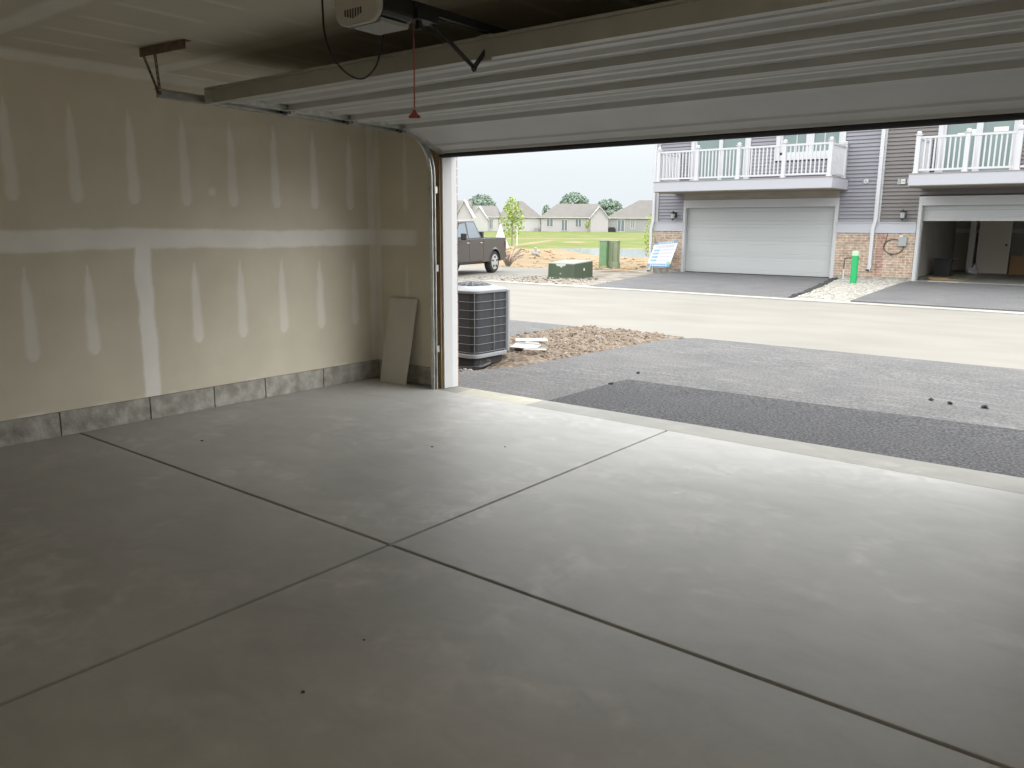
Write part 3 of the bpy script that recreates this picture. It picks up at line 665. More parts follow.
# added fill bulb, unseen behind the camera, to brighten the garage walls
bl = thing('fill_bulb', 'added unseen fill bulb in a white keyless holder on the garage ceiling', 'lamp', (5.6, -6.3, CH))
MB().lathe([(0.055, -0.03), (0.055, 0.0)], n=20).build('fill_bulb_holder', m_white, bl)
me_ = mat('fill_bulb_glow', (1, 1, 1)); me_.node_tree.nodes['Principled BSDF'].inputs['Emission Color'].default_value = (1, 0.9, 0.75, 1); me_.node_tree.nodes['Principled BSDF'].inputs['Emission Strength'].default_value = 3.0
MB().lathe([(0.012, -0.03), (0.022, -0.05), (0.031, -0.08), (0.028, -0.105), (0.012, -0.122)], n=16).build('fill_bulb_globe', me_, bl, smooth=True)
ld = bpy.data.lights.new('fill_light', 'POINT'); lo = bpy.data.objects.new('fill_light', ld); COL.objects.link(lo); lo.location = (5.6, -6.3, CH - 0.16)
ld.energy = FILL_POWER; ld.color = (1.0, 0.90, 0.76); ld.shadow_soft_size = 0.12

# board leaning on the stub wall
BL, BR, TR, TL = (0.205, -0.560, 0.002), (0.540, -0.535, 0.002), (0.598, -0.415, 0.822), (0.236, -0.418, 0.822)
m = MB(); n_ = (Vector(BR) - Vector(BL)).cross(Vector(TL) - Vector(BL)).normalized() * -0.0125
F = [Vector(p) for p in (BL, BR, TR, TL)]; B_ = [p + n_ for p in F]
i = len(m.v); m.v += [tuple(p) for p in F + B_]
for f_ in ((0, 1, 2, 3), (7, 6, 5, 4), (0, 4, 5, 1), (1, 5, 6, 2), (2, 6, 7, 3), (3, 7, 4, 0)): m.f.append(f_); m.mi.append(0)
tag(m.build('board_offcut', m_board), 'pale rectangular drywall offcut leaning in the corner beside the door track', 'board')

# few specks on floor
m = MB()
for x, y, r in ((2.262, -1.946, 0.008), (0.899, -2.875, 0.010), (2.653, -1.622, 0.006), (3.9, -4.0, 0.005), (4.0, -4.35, 0.006)): m.blob((x, y, r * 0.3), r, seed=x, sq=(1.4, 1, 0.4))
tag(m.build('floor_debris', m_crumb), 'tiny dark crumbs lying on the garage slab', 'debris', kind='stuff')

# ================================================================= OUTSIDE GROUND
DH = Vector((-0.58162, 0.81346)); VH = Vector((0.81346, 0.58162))
def uvp(x, y):
    d = Vector((x - CAMX, y - CAMY)); return d.dot(DH), d.dot(VH)
def far(px, u, z=0.0):
    """ground point at distance u along the sight line over the lawn, lateral offset (px-550)/791 of it"""
    v = u * (px - 550) / 791.66; p = Vector((CAMX, CAMY)) + DH * u + VH * v; return Vector((p.x, p.y, z))
def zt(x, y):
    u, v = uvp(x, y); px = 550 + 791.66 * v / max(u, 1)
    z = interp(u, [0, 28, 50, 81, 86, 130, 175, 300], [-0.13, -0.13, -0.42, -0.42, -0.33, 0.18, 0.85, 1.2])
    if u < 40 and y > 12 and x > -9: z = interp(y, [12, 19.5], [-0.13, -0.03])
    us = interp(px, [505, 556, 580, 600, 640, 760], [80.5, 76, 64, 57, 54, 53])
    dep = min(u - us, 81 - u) * 0.12
    z -= clamp(dep, 0, 1.2) * (1 if px > 495 else 0)
    z += 0.62 * math.exp(-((px - 522) / 42) ** 2 - ((u - 45) / 5.0) ** 2) * (1 + 0.3 * nz(x * 0.5, y * 0.5))
    z += 0.10 * nz(x * 0.35, y * 0.35, 2) * ss(u, 30, 38) * (1 - ss(u, 60, 80))
    if y < 12: z = -0.15
    return z
def a_grass(p):
    u, v = uvp(p[0], p[1]); px = 550 + 791.66 * v / max(u, 1)
    g = ss(u, 79, 82) if px > 548 else ss(u, 72, 76)
    g *= 1 - 0.9 * (1 - ss(abs(u - 112.5 - 0.03 * (px - 550)), 1.2, 2.4)) * (1 - ss(px, 625, 640))           # bare strip
    t = (px - 505) / 42; up = 78 + 24 * t
    if 0 < t < 1.1: g *= 1 - (1 - ss(abs(u - up), 2.5, 4.5))                                    # sandy path
    g *= 1 - 0.8 * (1 - ss(math.hypot((px - 572) / 18, (u - 97) / 5), 0.4, 1.0))
    return g
def a_dirt(p):
    u, v = uvp(p[0], p[1]); px = 550 + 791.66 * v / max(u, 1)
    return ss(u, 33, 37)
grid('ground', m_terr, 230, 300, lambda a, b: (lambda x, y: (x, y, zt(x, y)))(-150 + a * 200, -12 + (b ** 1.35) * 232), {'grass': a_grass, 'dirt': a_dirt}, kind='structure')
# pond surface
c = [far(px, u) for px, u in ((470, 50), (1000, 45), (1000, 92), (430, 92))]
MB().quad(*[(p.x, p.y, -0.50) for p in c]).build('pond', m_water, kind='structure')
# street, curb, near and far driveways
def slab(name, poly, z, m, th=0.04, zf=None, res=None):
    b = MB(); n = len(poly); zz = [(zf(x, y) if zf else z) for x, y in poly]
    b.v += [(x, y, q) for (x, y), q in zip(poly, zz)] + [(x, y, q - th) for (x, y), q in zip(poly, zz)]
    b.f.append(tuple(range(n))); b.mi.append(0)
    for k in range(n): j = (k + 1) % n; b.f.append((k, k + n, j + n, j)); b.mi.append(0)
    return b.build(name, m, kind='structure')
slab('street', [(-45, 4.9), (16, 4.9), (16, 12.3), (-45, 12.3)], -0.09, m_street)
slab('street_pad', [(-40, 12.72), (-10.6, 12.72), (-9.9, 15.5), (-11.5, 20.5), (-40, 21)], -0.12, m_street)
slab('curb', [(-9.5, 12.3), (16, 12.3), (16, 12.72), (-9.5, 12.72)], -0.07, m_curb)
zn = lambda x, y: interp(y, [-0.27, 5.0], [-0.022, -0.075])
slab('driveway', [(0.62, yedge(0.62) + 0.006), (8.2, yedge(8.2) + 0.012), (8.2, 5.0), (0.95, 4.98), (0.70, 4.55), (0.64, 2.8), (0.60, 1.2), (0.35, 0.45), (0.2, -0.2)], 0, m_asph, zf=zn)
slab('driveway_patch', [(1.96, yedge(1.8) + 0.014), (8.2, yedge(8.2) + 0.020), (8.2, 1.58), (5.4, 1.44), (3.7, 1.34), (1.93, 1.27)], 0, m_asphd, zf=lambda x, y: zn(x, y) + 0.008, th=0.03)
slab('driveway_neighbour', [(-7.5, -0.2), (-1.25, -0.2), (-1.05, 3.5), (-0.85, 4.2), (-0.45, 4.85), (-0.4, 4.97), (-7.5, 4.97)], 0, m_asph, zf=zn)
zf_ = lambda x, y: interp(y, [12.72, 19.56], [-0.065, 0.035])
slab('driveway_far_left', [(-5.95, 12.73), (-0.45, 12.73), (-0.65, 14.5), (-1.42, 19.4), (-1.45, 19.55), (-6.62, 19.55), (-6.9, 18.0)], 0, m_asphf, zf=zf_)
slab('driveway_far_right', [(0.95, 12.73), (9, 12.73), (9, 19.55), (0.72, 19.55), (0.66, 18.5)], 0, m_asphf, zf=lambda x, y: zf_(x, y) + 0.02)
# black raw edge along the left drive
m = MB()
for k in range(46):
    t = k / 45; y = 12.9 + t * 6.5; x = interp(y, [12.73, 14.5, 19.4], [-0.45, -0.65, -1.42]) + 0.05
    m.blob((x + random.uniform(-.05, .08), y, zf_(x, y) - 0.0), random.uniform(0.05, 0.09), seed=k, sq=(1, 1.4, 0.5))
tag(m.build('asphalt_crumbs', m_crumb), 'crumbly black asphalt edge between the far driveway and the gravel wedge', 'asphalt edge', kind='stuff')

# mulch island beside our driveway
def zi(x, y):
    e = min(x + 1.2, 0.74 - x, (y + 0.1) * 0.8, (5.0 - y))
    h = 0.085 * ss(e, 0.0, 0.5) * (0.35 + 0.65 * ss(y, 1.4, 2.6))
    h *= 1 - 0.5 * ss(y, 4.2, 5.0)
    z = -0.075 + h + 0.035 * nz(x * 5, y * 5, 4) * ss(e, 0, 0.15) + 0.02 * nz(x * 14, y * 14, 1) * ss(e, 0, 0.1)
    z -= 0.13 * math.exp(-((x - 0.05) / 0.42) ** 2 - ((y - 0.95) / 0.34) ** 2) + 0.09 * math.exp(-((x + 0.35) / 0.5) ** 4 - ((y - 1.45) / 0.42) ** 4)
    return z
isl = grid('mulch_bed', m_soil, 90, 200, lambda a, b: (lambda x, y: (x, y, zi(x, y)))(-1.25 + a * 2.02, -0.22 + b * 5.2), smooth=False)
tag(isl, 'bare brown soil mound between the driveway and the neighbouring drive', 'soil', kind='stuff')
def scatter(name, label, mt, n, region, r0, r1, zfn, flat=0.6, seed=1):
    random.seed(seed); m = MB()
    for k in range(n):
        x, y = region(); r = random.uniform(r0, r1) * random.uniform(0.5, 1)
        m.blob((x, y, zfn(x, y) + r * 0.2), r, seed=k * 0.37 + seed, n=4, m=6, rough=0.5, sq=(1.2, 1, flat))
    return tag(m.build(name, mt), label, 'debris', kind='stuff')
U = random.uniform
def reg1():
    while True:
        x, y = U(-1.1, 0.66), U(1.9, 4.9)
        if min(x + 1.1, 0.70 - x) > 0: return x, y
scatter('soil_clods', 'brown clods and mulch chips over the soil mound', m_clod, 1900, reg1, 0.006, 0.022, zi, seed=2)
scatter('pale_chips', 'pale straw and stone chips strewn over the soil mound', m_stone, 500, reg1, 0.006, 0.018, zi, seed=3)
scatter('asphalt_rubble', 'grey crumbs of asphalt at the foot of the condenser pit', m_rubble, 220, lambda: (U(0.15, 0.66), U(0.25, 0.75)), 0.01, 0.028, lambda x, y: max(zi(x, y), -0.06), seed=4)
def reg2():
    while True:
        y = U(12.9, 19.3); x = U(-1.4, 0.8)
        if interp(y, [12.73, 14.5, 19.4], [-0.30, -0.5, -1.25]) < x < interp(y, [12.73, 19.5], [0.9, 0.62]): return x, y
scatter('gravel_wedge', 'pale gravel strip between the two far driveways', m_stone, 1800, reg2, 0.018, 0.05, lambda x, y: zf_(x, y) - 0.01, seed=5)
slab('gravel_base', [(-0.42, 12.74), (0.93, 12.74), (0.66, 18.5), (0.72, 19.5), (-1.4, 19.5), (-1.38, 19.3), (-0.62, 14.5)], 0, m_stone, zf=lambda x, y: zf_(x, y) - 0.012)
def reg3():
    return U(-11.5, -6.2), U(12.9, 15.2)
scatter('roadside_rubble', 'pale stones and clods scattered behind the far curb', m_stone, 700, reg3, 0.01, 0.04, zt, seed=6)
scatter('dark_debris', 'dark grey clumps of debris near the transformer box', m_clod, 160, lambda: (U(-11.5, -7.2), U(13.2, 16)), 0.02, 0.06, zt, seed=8)
scatter('mound_clods', 'tan clods on the dirt spoil heap', mat('tan_clod', (0.40, 0.29, 0.18), 0.95, n1=4, a1=0.25), 260, lambda: tuple(far(U(500, 645), U(33, 50)))[:2], 0.04, 0.16, zt, seed=9)
PEB = ((1.962, 0.921, 0.022), (1.836, 1.685, 0.018), (4.59, 2.275, 0.018), (4.761, 2.196, 0.02), (5.036, 2.213, 0.028))
m = MB()
for k, (x, y, q) in enumerate(PEB): m.blob((x, y, zn(x, y) + 0.01), q, seed=k, n=5, m=7, rough=0.5, sq=(1.2, 1, 0.7))
tag(m.build('driveway_pebbles', m_crumb), 'a few stray dark pebbles lying on the near asphalt', 'debris', kind='stuff')

# scraps on the mound
for k, (x, y, a, w_, d_) in enumerate(((-0.02, 2.10, 0.25, 0.34, 0.20), (-0.22, 2.50, 0.75, 0.42, 0.10), (-0.10, 2.30, 0.05, 0.20, 0.12), (0.22, 1.98, 0.5, 0.28, 0.05))):
    z = zi(x, y) + 0.045; m = MB(); R = Matrix.Rotation(a, 4, 'Z') @ Matrix.Rotation(0.10 - 0.04 * k, 4, 'X')
    m.box(-w_ / 2, w_ / 2, -d_ / 2, d_ / 2, -0.004, 0.004, R); m.box(-w_ / 2, w_ / 2, d_ / 2 - 0.01, d_ / 2, -0.004, 0.02, R)
    tag(m.build('board_scrap', m_paper, loc=(x, y, z)), ['largest white board scrap, flat on the soil mound nearest the condenser', 'long thin white scrap behind the other pieces on the mound', 'small white scrap between the two longer ones on the mound', 'thin white sliver nearest our driveway edge on the mound'][k], 'scrap', 'white scraps on the soil mound')

# ---------------------------------------------------------------- AC condenser
ac = thing('air_conditioner', 'black louvred outdoor condenser unit with grey rounded top beside the driveway', 'air conditioner', (-0.355, 1.465, 0.0))
def rrect(h, r, n=6):
    out = []
    for cx_, cy_, a0 in ((h - r, h - r, 0), (-h + r, h - r, PI / 2), (-h + r, -h + r, PI), (h - r, -h + r, 1.5 * PI)):
        for k in range(n + 1): a = a0 + PI / 2 * k / n; out.append((cx_ + r * math.cos(a), cy_ + r * math.sin(a)))
    return out
H = 0.335
MB().prism(rrect(H - 0.02, 0.10), 0.03, 0.755, 'z').build('coil', m_acb, ac, smooth=True)
m = MB()
pr = rrect(H, 0.12)
for z in [0.05 + k * 0.0995 for k in range(8)]: m.tube([(x, y, z) for x, y in pr] + [(pr[0][0], pr[0][1], z)], 0.0035, 5, cap=False)
for x, y in [(H - 0.035, -H + 0.035), (H, 0.02), (-0.02, -H), (-H, 0), (0, H)]:
    m.tube([(x, y, 0.02), (x, y, 0.76)], 0.0045, 5)
m.build('wire_guard', m_wire, ac)
for sx_, sy_ in ((1, 1), (-1, 1), (-1, -1)):
    MB().tube([(sx_ * (H - 0.035), sy_ * (H - 0.035), 0.02), (sx_ * (H - 0.035), sy_ * (H - 0.035), 0.76)], 0.036, 10).build('corner_post', m_acg, ac)
m = MB(); a = rrect(H + 0.005, 0.125); m.prism(a, -0.02, 0.028, 'z'); m.build('base_pan', m_acg, ac, smooth=True, bevel=0.008)
m = MB(); rings = []
for h_, r_, z in ((H + 0.003, 0.125, 0.752), (H + 0.006, 0.125, 0.772), (H - 0.01, 0.12, 0.785), (H - 0.06, 0.14, 0.80), (0.255, 0.254, 0.82), (0.245, 0.244, 0.82), (0.245, 0.244, 0.765)):
    i = len(m.v); p = rrect(h_, r_); m.v += [(x, y, z) for x, y in p]; rings.append((i, len(p)))
for (a, n1_), (b_, n2_) in zip(rings, rings[1:]):
    for q in range(n1_): m.f.append((a + q, a + (q + 1) % n1_, b_ + (q + 1) % n1_, b_ + q)); m.mi.append(0)
m.build('top_cap', m_acg, ac, smooth=True)
m = MB()
for r in [0.05, 0.09, 0.13, 0.17, 0.21, 0.24]:
    z = 0.865 - 0.045 * (r / 0.24) ** 2
    m.tube([(r * math.cos(2 * PI * k / 28), r * math.sin(2 * PI * k / 28), z) for k in range(29)], 0.004, 5, cap=False)
for k in range(16):
    a = 2 * PI * k / 16; m.tube([(r * math.cos(a), r * math.sin(a), 0.865 - 0.045 * (r / 0.24) ** 2) for r in (0.03, 0.1, 0.17, 0.25)], 0.004, 5)
m.lathe([(0.05, 0.858), (0.05, 0.87)], n=16); m.build('fan_grille', m_acg, ac)
MB().lathe([(0.235, 0.757), (0.235, 0.762)], n=24).build('fan_well', m_black, ac)
MB().lathe([(0.07, 0.763), (0.07, 0.82)], n=16).build('fan_motor', m_blackm, ac)
m = MB(); m.prism(rrect(0.27, 0.03, 2), -0.12, -0.02, 'z'); m.build('mounting_pad', mat('pad_black', (0.03, 0.03, 0.03), 0.8), ac)
tag(MB().tube(smoothline([(-0.75, 0.35, 0.0), (-0.3, 0.5, 0.0), (0.0, 0.72, -0.06), (0.22, 0.92, -0.05), (0.12, 1.06, -0.02)]), 0.014, 8).tube(smoothline([(-0.7, 0.55, -0.02), (-0.25, 0.72, -0.06), (0.05, 0.98, -0.10), (0.15, 1.2, -0.05)]), 0.03, 8).tube(smoothline([(-0.6, 0.75, -0.04), (-0.2, 0.9, -0.09), (0.1, 1.12, -0.10), (0.05, 1.3, -0.04)]), 0.022, 8).build('refrigerant_hose', m_black), 'black insulated hoses lying in the hollow under the condenser', 'hose')

# ================================================================= FAR TOWNHOUSE (front plane y = FY)
FY = 19.56
th = thing('townhouse', 'grey sided two-storey townhouse with tan brick base and white balconies across the street', 'building', (0, FY, 0))
def part(name, mb, m, parent=None, **k): return mb.build(name, m, parent or th, **k)
TOPZ = 5.6; XL = -7.66; XRB = 10.5; D2 = 5.68; XS = -0.30
# door openings: unit 1 [-6.49,-1.57], unit 2 [0.80, 5.68], z .04..2.18
O1 = (-6.49, -1.57); O2 = (0.82, D2); OT = 2.185
for a, b_ in ((XL, O1[0] - 0.06), (O1[1] + 0.08, XS + 0.0), (XS + 0.22, O2[0] - 0.10), (O2[1] + 0.1, XRB)): part('brick_wall', MB().box(a, b_, -0.06, 0.10, 0.13, 1.43), m_brick)
part('brick_strip', MB().box(XS, XS + 0.22, -0.05, 0.10, 0.13, 1.43), m_brickr, label='redder strip of brick beside the downspout')
for a, b_ in ((XL, O1[0] - 0.06), (O1[1] + 0.08, O2[0] - 0.10), (O2[1] + 0.1, XRB)): part('foundation', MB().box(a, b_, -0.045, 0.10, -0.2, 0.13), m_found)
for a, b_ in ((XL, O1[0] - 0.06), (O1[1] + 0.06, O2[0] - 0.10), (O2[1] + 0.1, XRB)):
    bd = MB(); bd.box(a, b_, -0.075, 0.1, 1.43, 1.70); bd.box(a, b_, -0.10, 0.0, 1.70, 1.725); bd.box(a, b_, -0.09, 0.0, 1.41, 1.435); part('frieze_band', bd, m_band)
def siding(x0, x1, z0, z1, holes, m, e=0.108):
    """clapboards with a real sloped lap each course; holes = (x0,x1,z0,z1)"""
    b = MB(); z = z0
    while z < z1 - 1e-3:
        zt_ = min(z + e, z1); spans = [(x0, x1)]
        for hx0, hx1, hz0, hz1 in holes:
            if hz0 < zt_ - 0.02 and hz1 > z + 0.02:
                ns = []
                for a, c in spans:
                    if hx1 <= a or hx0 >= c: ns.append((a, c)); continue
                    if hx0 > a: ns.append((a, hx0))
                    if hx1 < c: ns.append((hx1, c))
                spans = ns
        for a, c in spans: b.prism([(-0.032, z + 0.004), (0.10, z + 0.004), (0.10, zt_), (-0.002, zt_)], a, c, 'x')
        z += e
    return part('siding', b, m)
S1 = (-6.41, -4.35, 2.98, 5.1); W1 = (-3.53, -1.44, 3.60, 5.1); S2 = (1.03, 3.02, 2.98, 5.1); S3 = (4.0, 5.4, 3.6, 5.1)
siding(XL, XS - 0.05, 1.725, TOPZ, [(O1[0] - 0.085, O1[1] + 0.095, 0, 2.44), S1, W1], m_sid1)
siding(XS - 0.05, XRB, 1.725, TOPZ, [(O2[0] - 0.085, O2[1] + 0.095, 0, 2.44), S2, S3], m_sid2)
part('backing_wall', MB().box(XL, XRB, 0.101, 0.16, 2.42, TOPZ).box(XL, O1[0] - 0.02, 0.101, 0.16, 0, 2.42).box(O1[1] + 0.02, O2[0] - 0.02, 0.101, 0.16, 0, 2.42).box(O2[1] + 0.02, XRB, 0.101, 0.16, 0, 2.42), m_sid2)
part('side_wall', MB().box(XL, XL + 0.15, 0.16, 12, -0.2, TOPZ).box(XRB - 0.15, XRB, 0.16, 12, -0.2, TOPZ).box(XL, XRB, 11.9, 12, -0.2, TOPZ), m_sid1)
part('roof', MB().prism([(-0.4, TOPZ), (12.4, TOPZ), (12.4, TOPZ + 0.1), (6, TOPZ + 2.2), (-0.4, TOPZ + 0.1)], XL - 0.3, XRB + 0.3, 'x'), m_roof)
# corner board and centre board
part('corner_board', MB().box(XL - 0.02, XL + 0.11, -0.05, 0.1, 1.72, TOPZ), m_trimg)
part('corner_board', MB().box(XS - 0.16, XS + 0.02, -0.045, 0.1, 1.72, TOPZ), m_trimg)
def downspout(x, zb, zt_, bend):
    m = MB(); m.box(x - 0.05, x + 0.05, -0.14, -0.05, bend + 0.1, zt_)
    i = Matrix.Identity(4)
    m.prism([(x - 0.05, bend + 0.1), (x + 0.05, bend + 0.1), (x + 0.0, bend - 0.12), (x - 0.10, bend - 0.12)][::-1], -0.16, -0.07, 'y')
    m.box(x - 0.10, x + 0.0, -0.165, -0.075, zb + 0.1, bend - 0.11)
    m.prism([(x - 0.10, zb + 0.1), (x, zb + 0.1), (x - 0.03, zb), (x - 0.14, zb + 0.01)][::-1], -0.18, -0.075, 'y')
    o = part('downspout', m, m_rail, bevel=0.008)
    MB().box(x - 0.135, x - 0.035, -0.182, -0.18, zb + 0.005, zb + 0.05).build('spout_mouth', m_black, o)
downspout(-0.375, 0.30, TOPZ, 1.66); downspout(XL - 0.03, 0.0, TOPZ, 1.62)
# door trims
def door_trim(o, top):
    x0, x1 = o; m = MB()
    m.box(x0 - 0.09, x0, -0.065, 0.10, 0.03, 2.44); m.box(x1, x1 + 0.10, -0.065, 0.10, 0.03, 2.44); m.box(x0, x1, -0.065, 0.10, OT, 2.44)
    m.box(x0 - 0.001, x0 + 0.02, -0.03, 0.2, 0.03, OT); m.box(x1 - 0.02, x1 + 0.001, -0.03, 0.2, 0.03, OT)
    part('door_trim', m, m_trimg, bevel=0.004)
door_trim(O1, 0); door_trim(O2, 0)
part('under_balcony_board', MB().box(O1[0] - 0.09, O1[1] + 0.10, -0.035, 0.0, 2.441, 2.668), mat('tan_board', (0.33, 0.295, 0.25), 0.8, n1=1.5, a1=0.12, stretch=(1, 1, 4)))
def panels(x0, x1, z0, z1, n, y):
    h = (z1 - z0) / n
    for k in range(n):
        a = z0 + k * h; b = a + h - 0.003; m = MB()
        m.prism([(y + 0.05, a), (y + 0.05, b), (y, b), (y, b - 0.02), (y - 0.004, b - 0.10), (y + 0.003, b - 0.115), (y - 0.004, b - 0.13), (y - 0.004, a + 0.13), (y + 0.003, a + 0.115), (y - 0.004, a + 0.10), (y, a + 0.02), (y, a)][::-1], x0, x1, 'x')
        part('garage_door_panel', m, m_gdoor)
panels(O1[0] + 0.02, O1[1] - 0.02, 0.055, OT, 4, 0.10)
part('door_weatherstrip', MB().box(O1[0] + 0.02, O1[1] - 0.02, 0.09, 0.14, 0.03, 0.055), m_blackr)
panels(O2[0] + 0.02, O2[1] - 0.02, 1.76, OT, 1, 0.10)     # open door: only its last panel still hangs in view
# unit 2 garage interior
GI = (0.5, 7.2, 0.16, 7.3)
part('garage_floor', MB().box(GI[0], GI[1], -0.02, GI[3], -0.15, 0.075), m_floor)
m_gi = mat('garage_inner_wall', (0.50, 0.47, 0.42), 0.9, n1=2, a1=0.08)
m_gis = mat('garage_inner_tape', (0.72, 0.70, 0.66), 0.9)
part('garage_inner_wall', MB().box(GI[0] - 0.1, GI[0], 0.16, GI[3], 0, 2.6).box(GI[1], GI[1] + 0.1, 0.16, GI[3], 0, 2.6).box(GI[0] - 0.1, GI[1] + 0.1, GI[3], GI[3] + 0.1, 0, 2.6).box(GI[0] - 0.1, GI[1] + 0.1, 0.16, GI[3], 2.5, 2.6), m_gi)
tp = MB()
for x in (0.95, 1.6, 3.4, 4.6): tp.box(x, x + 0.09, GI[3] - 0.012, GI[3] + 0.001, 0.3, 2.45)
tp.box(GI[0], GI[1], GI[3] - 0.012, GI[3] + 0.001, 1.42, 1.56)
part('wall_tape', tp, m_gis)
part('garage_post', MB().box(1.15, 1.33, 6.0, 6.18, 0.075, 2.5), mat('post_grey', (0.72, 0.70, 0.66), 0.8))
# windows and sliders
def opening(kind, r, mull, y=0.0, muntin=False):
    x0, x1, z0, z1 = r; fw = 0.20
    f_ = MB(); f_.box(x0, x0 + 0.13, -0.05, 0.1, z0, z1); f_.box(x1 - 0.13, x1, -0.05, 0.1, z0, z1); f_.box(x0, x1, -0.05, 0.1, z1 - 0.12, z1)
    if kind == 'window': f_.box(x0 - 0.03, x1 + 0.03, -0.07, 0.1, z0, z0 + 0.16)
    f_.box(x0 + 0.12, x0 + fw, -0.02, 0.1, z0, z1); f_.box(x1 - fw, x1 - 0.12, -0.02, 0.1, z0, z1); f_.box(x0 + 0.12, x1 - 0.12, -0.02, 0.1, z0 + (0.14 if kind == 'window' else 0), z0 + (0.24 if kind == 'window' else 0.10))
    for mx, mw in mull: f_.box(mx - mw / 2, mx + mw / 2, -0.025, 0.1, z0, z1)
    o = part(kind, f_, m_rail)
    g_ = MB(); g_.box(x0 + 0.15, x1 - 0.15, 0.03, 0.04, z0 + 0.05, z1 - 0.05); g_.build('pane', m_glass, o)
    if muntin:
        for a, b_ in ((x0 + fw, mull[0][0]), (mull[0][0], x1 - fw)): MB().box((a + b_) / 2 - 0.012, (a + b_) / 2 + 0.012, 0.022, 0.031, z0 + 0.2, z1).build('muntin', m_white, o)
    return o
opening('sliding_door', S1, [(-5.37, 0.13)])
opening('window', W1, [(-2.49, 0.24)], muntin=True)
o_ = opening('sliding_door', S2, [(2.03, 0.16)]); opening('window', S3, [(4.7, 0.2)])
for (x, z, w_, h_) in ((1.50, 4.02, 0.18, 0.10), (1.78, 4.06, 0.28, 0.14), (2.36, 4.10, 0.34, 0.12)): MB().box(x, x + w_, 0.024, 0.029, z, z + h_).build('window_sticker', m_sticker, o_)
# balconies
def balcony(x0, x1, posts, side_r=True):
    yf = -1.56; base = MB(); base.box(x0, x1, yf, -0.02, 2.67, 2.965)
    bl_ = part('balcony', base, m_band, bevel=0.006)
    MB().box(x0 + 0.02, x1 - 0.02, yf + 0.02, -0.02, 2.650, 2.669).build('soffit', m_soff, bl_)
    MB().box(x0 - 0.01, x1 + 0.01, yf - 0.012, -0.02, 2.966, 2.99).build('deck_edge', mat('deck_edge', (0.30, 0.27, 0.27), 0.7), bl_)
    zr0, zr1 = 3.06, 3.90
    def post(x, y):
        m = MB(); m.box(x - 0.055, x + 0.055, y - 0.055, y + 0.055, 2.99, 3.97); m.box(x - 0.075, x + 0.075, y - 0.075, y + 0.075, 3.97, 3.99)
        m.lathe([(0.05, 0.0), (0.05, 0.015), (0.065, 0.035), (0.062, 0.055), (0.04, 0.075), (0.01, 0.085)], x, y, 10, c=3.99)
        m.box(x - 0.07, x + 0.07, y - 0.07, y + 0.07, 2.99, 3.03); m.build('railing_post', m_rail, bl_)
    def panel(p, q):
        p, q = Vector(p), Vector(q); L = (q - p).length; m = MB()
        a = math.atan2(q.y - p.y, q.x - p.x); R = Matrix.Translation((p.x, p.y, 0)) @ Matrix.Rotation(a, 4, 'Z')
        m.box(0.05, L - 0.05, -0.028, 0.028, 3.88, 3.935, R); m.box(0.05, L - 0.05, -0.02, 0.02, 3.05, 3.10, R)
        n = round((L - 0.1) / 0.118)
        for k in range(1, n): t = 0.05 + (L - 0.1) * k / n; m.box(t - 0.019, t + 0.019, -0.016, 0.016, 3.09, 3.89, R)
        m.build('railing_panel', m_rail, bl_)
    yp = yf + 0.09
    for x in posts: post(x, yp)
    for a, b in zip(posts, posts[1:]): panel((a, yp), (b, yp))
    for x in (posts[0], posts[-1]):
        post(x, -0.10); panel((x, yp), (x, -0.10))
    return bl_
balcony(-6.95, -1.27, [-6.82, -5.48, -4.12, -2.72, -1.40]); balcony(0.72, 6.4, [0.86, 2.02, 3.17, 4.4, 5.5, 6.3])

# wall lanterns, plate, vent, meter, cable on the facade (each its own thing)
def lantern(x, lab):
    o = thing('wall_lantern', lab, 'lamp', (x, FY - 0.02, 1.95), group='coach lanterns beside the far garage doors')
    MB().box(-0.055, 0.055, -0.03, 0.0, -0.08, 0.10).build('backplate', m_lantern, o)
    MB().tube([(0, -0.02, 0.05), (0, -0.10, 0.12), (0, -0.16, 0.13), (0, -0.17, 0.10)], 0.012, 6).build('bracket', m_lantern, o)
    MB().lathe([(0.015, 0.12), (0.03, 0.10), (0.085, 0.055), (0.09, 0.045)], 0, -0.17, 10).build('cap', m_lantern, o)
    MB().lathe([(0.078, 0.045), (0.055, -0.12)][::-1], 0, -0.17, 8).build('glass', m_lglass, o)
    MB().lathe([(0.015, -0.18), (0.035, -0.15), (0.065, -0.13), (0.065, -0.115)], 0, -0.17, 10).build('base', m_lantern, o)
lantern(-6.90, 'small black coach lantern on the siding left of the closed garage door'); lantern(0.36, 'small black coach lantern on the dark siding left of the open garage')
m = MB(); m.box(-0.06, 0.06, -0.03, 0, -0.07, 0.07); vp_ = m.build('house_number_plate', m_paper, loc=(0.25, FY - 0.02, 2.865), bevel=0.004)
tag(vp_, 'small white plate on dark siding left of the right balcony', 'plate')
MB().box(-0.035, 0.035, -0.033, -0.03, -0.012, 0.012).build('plate_mark', m_meter, vp_)
MB().box(-0.15, -0.08, -0.02, 0, -0.08, 0.08).build('mounting_block', m_meter, vp_); MB().box(0.10, 0.16, -0.02, 0, -0.05, 0.06).build('mounting_block', m_meter, vp_)
vn = MB().lathe([(0.07, -0.03), (0.07, 0.0)], 0, 0, 12, axis='y').build('dryer_vent', m_trimg, loc=(-0.76, FY - 0.02, 2.90))
tag(vn, 'small round grey vent on the lavender siding', 'vent')
MB().lathe([(0.02, -0.05), (0.025, -0.03)], 0, 0, 8, axis='y').build('vent_nozzle', m_meter, vn)
mt = MB().box(-0.12, 0.10, -0.08, 0, -0.14, 0.12).build('utility_box', m_meter, loc=(0.42, FY - 0.06, 1.18), bevel=0.01); tag(mt, 'grey utility box mounted on the brick beside the open garage', 'utility box')
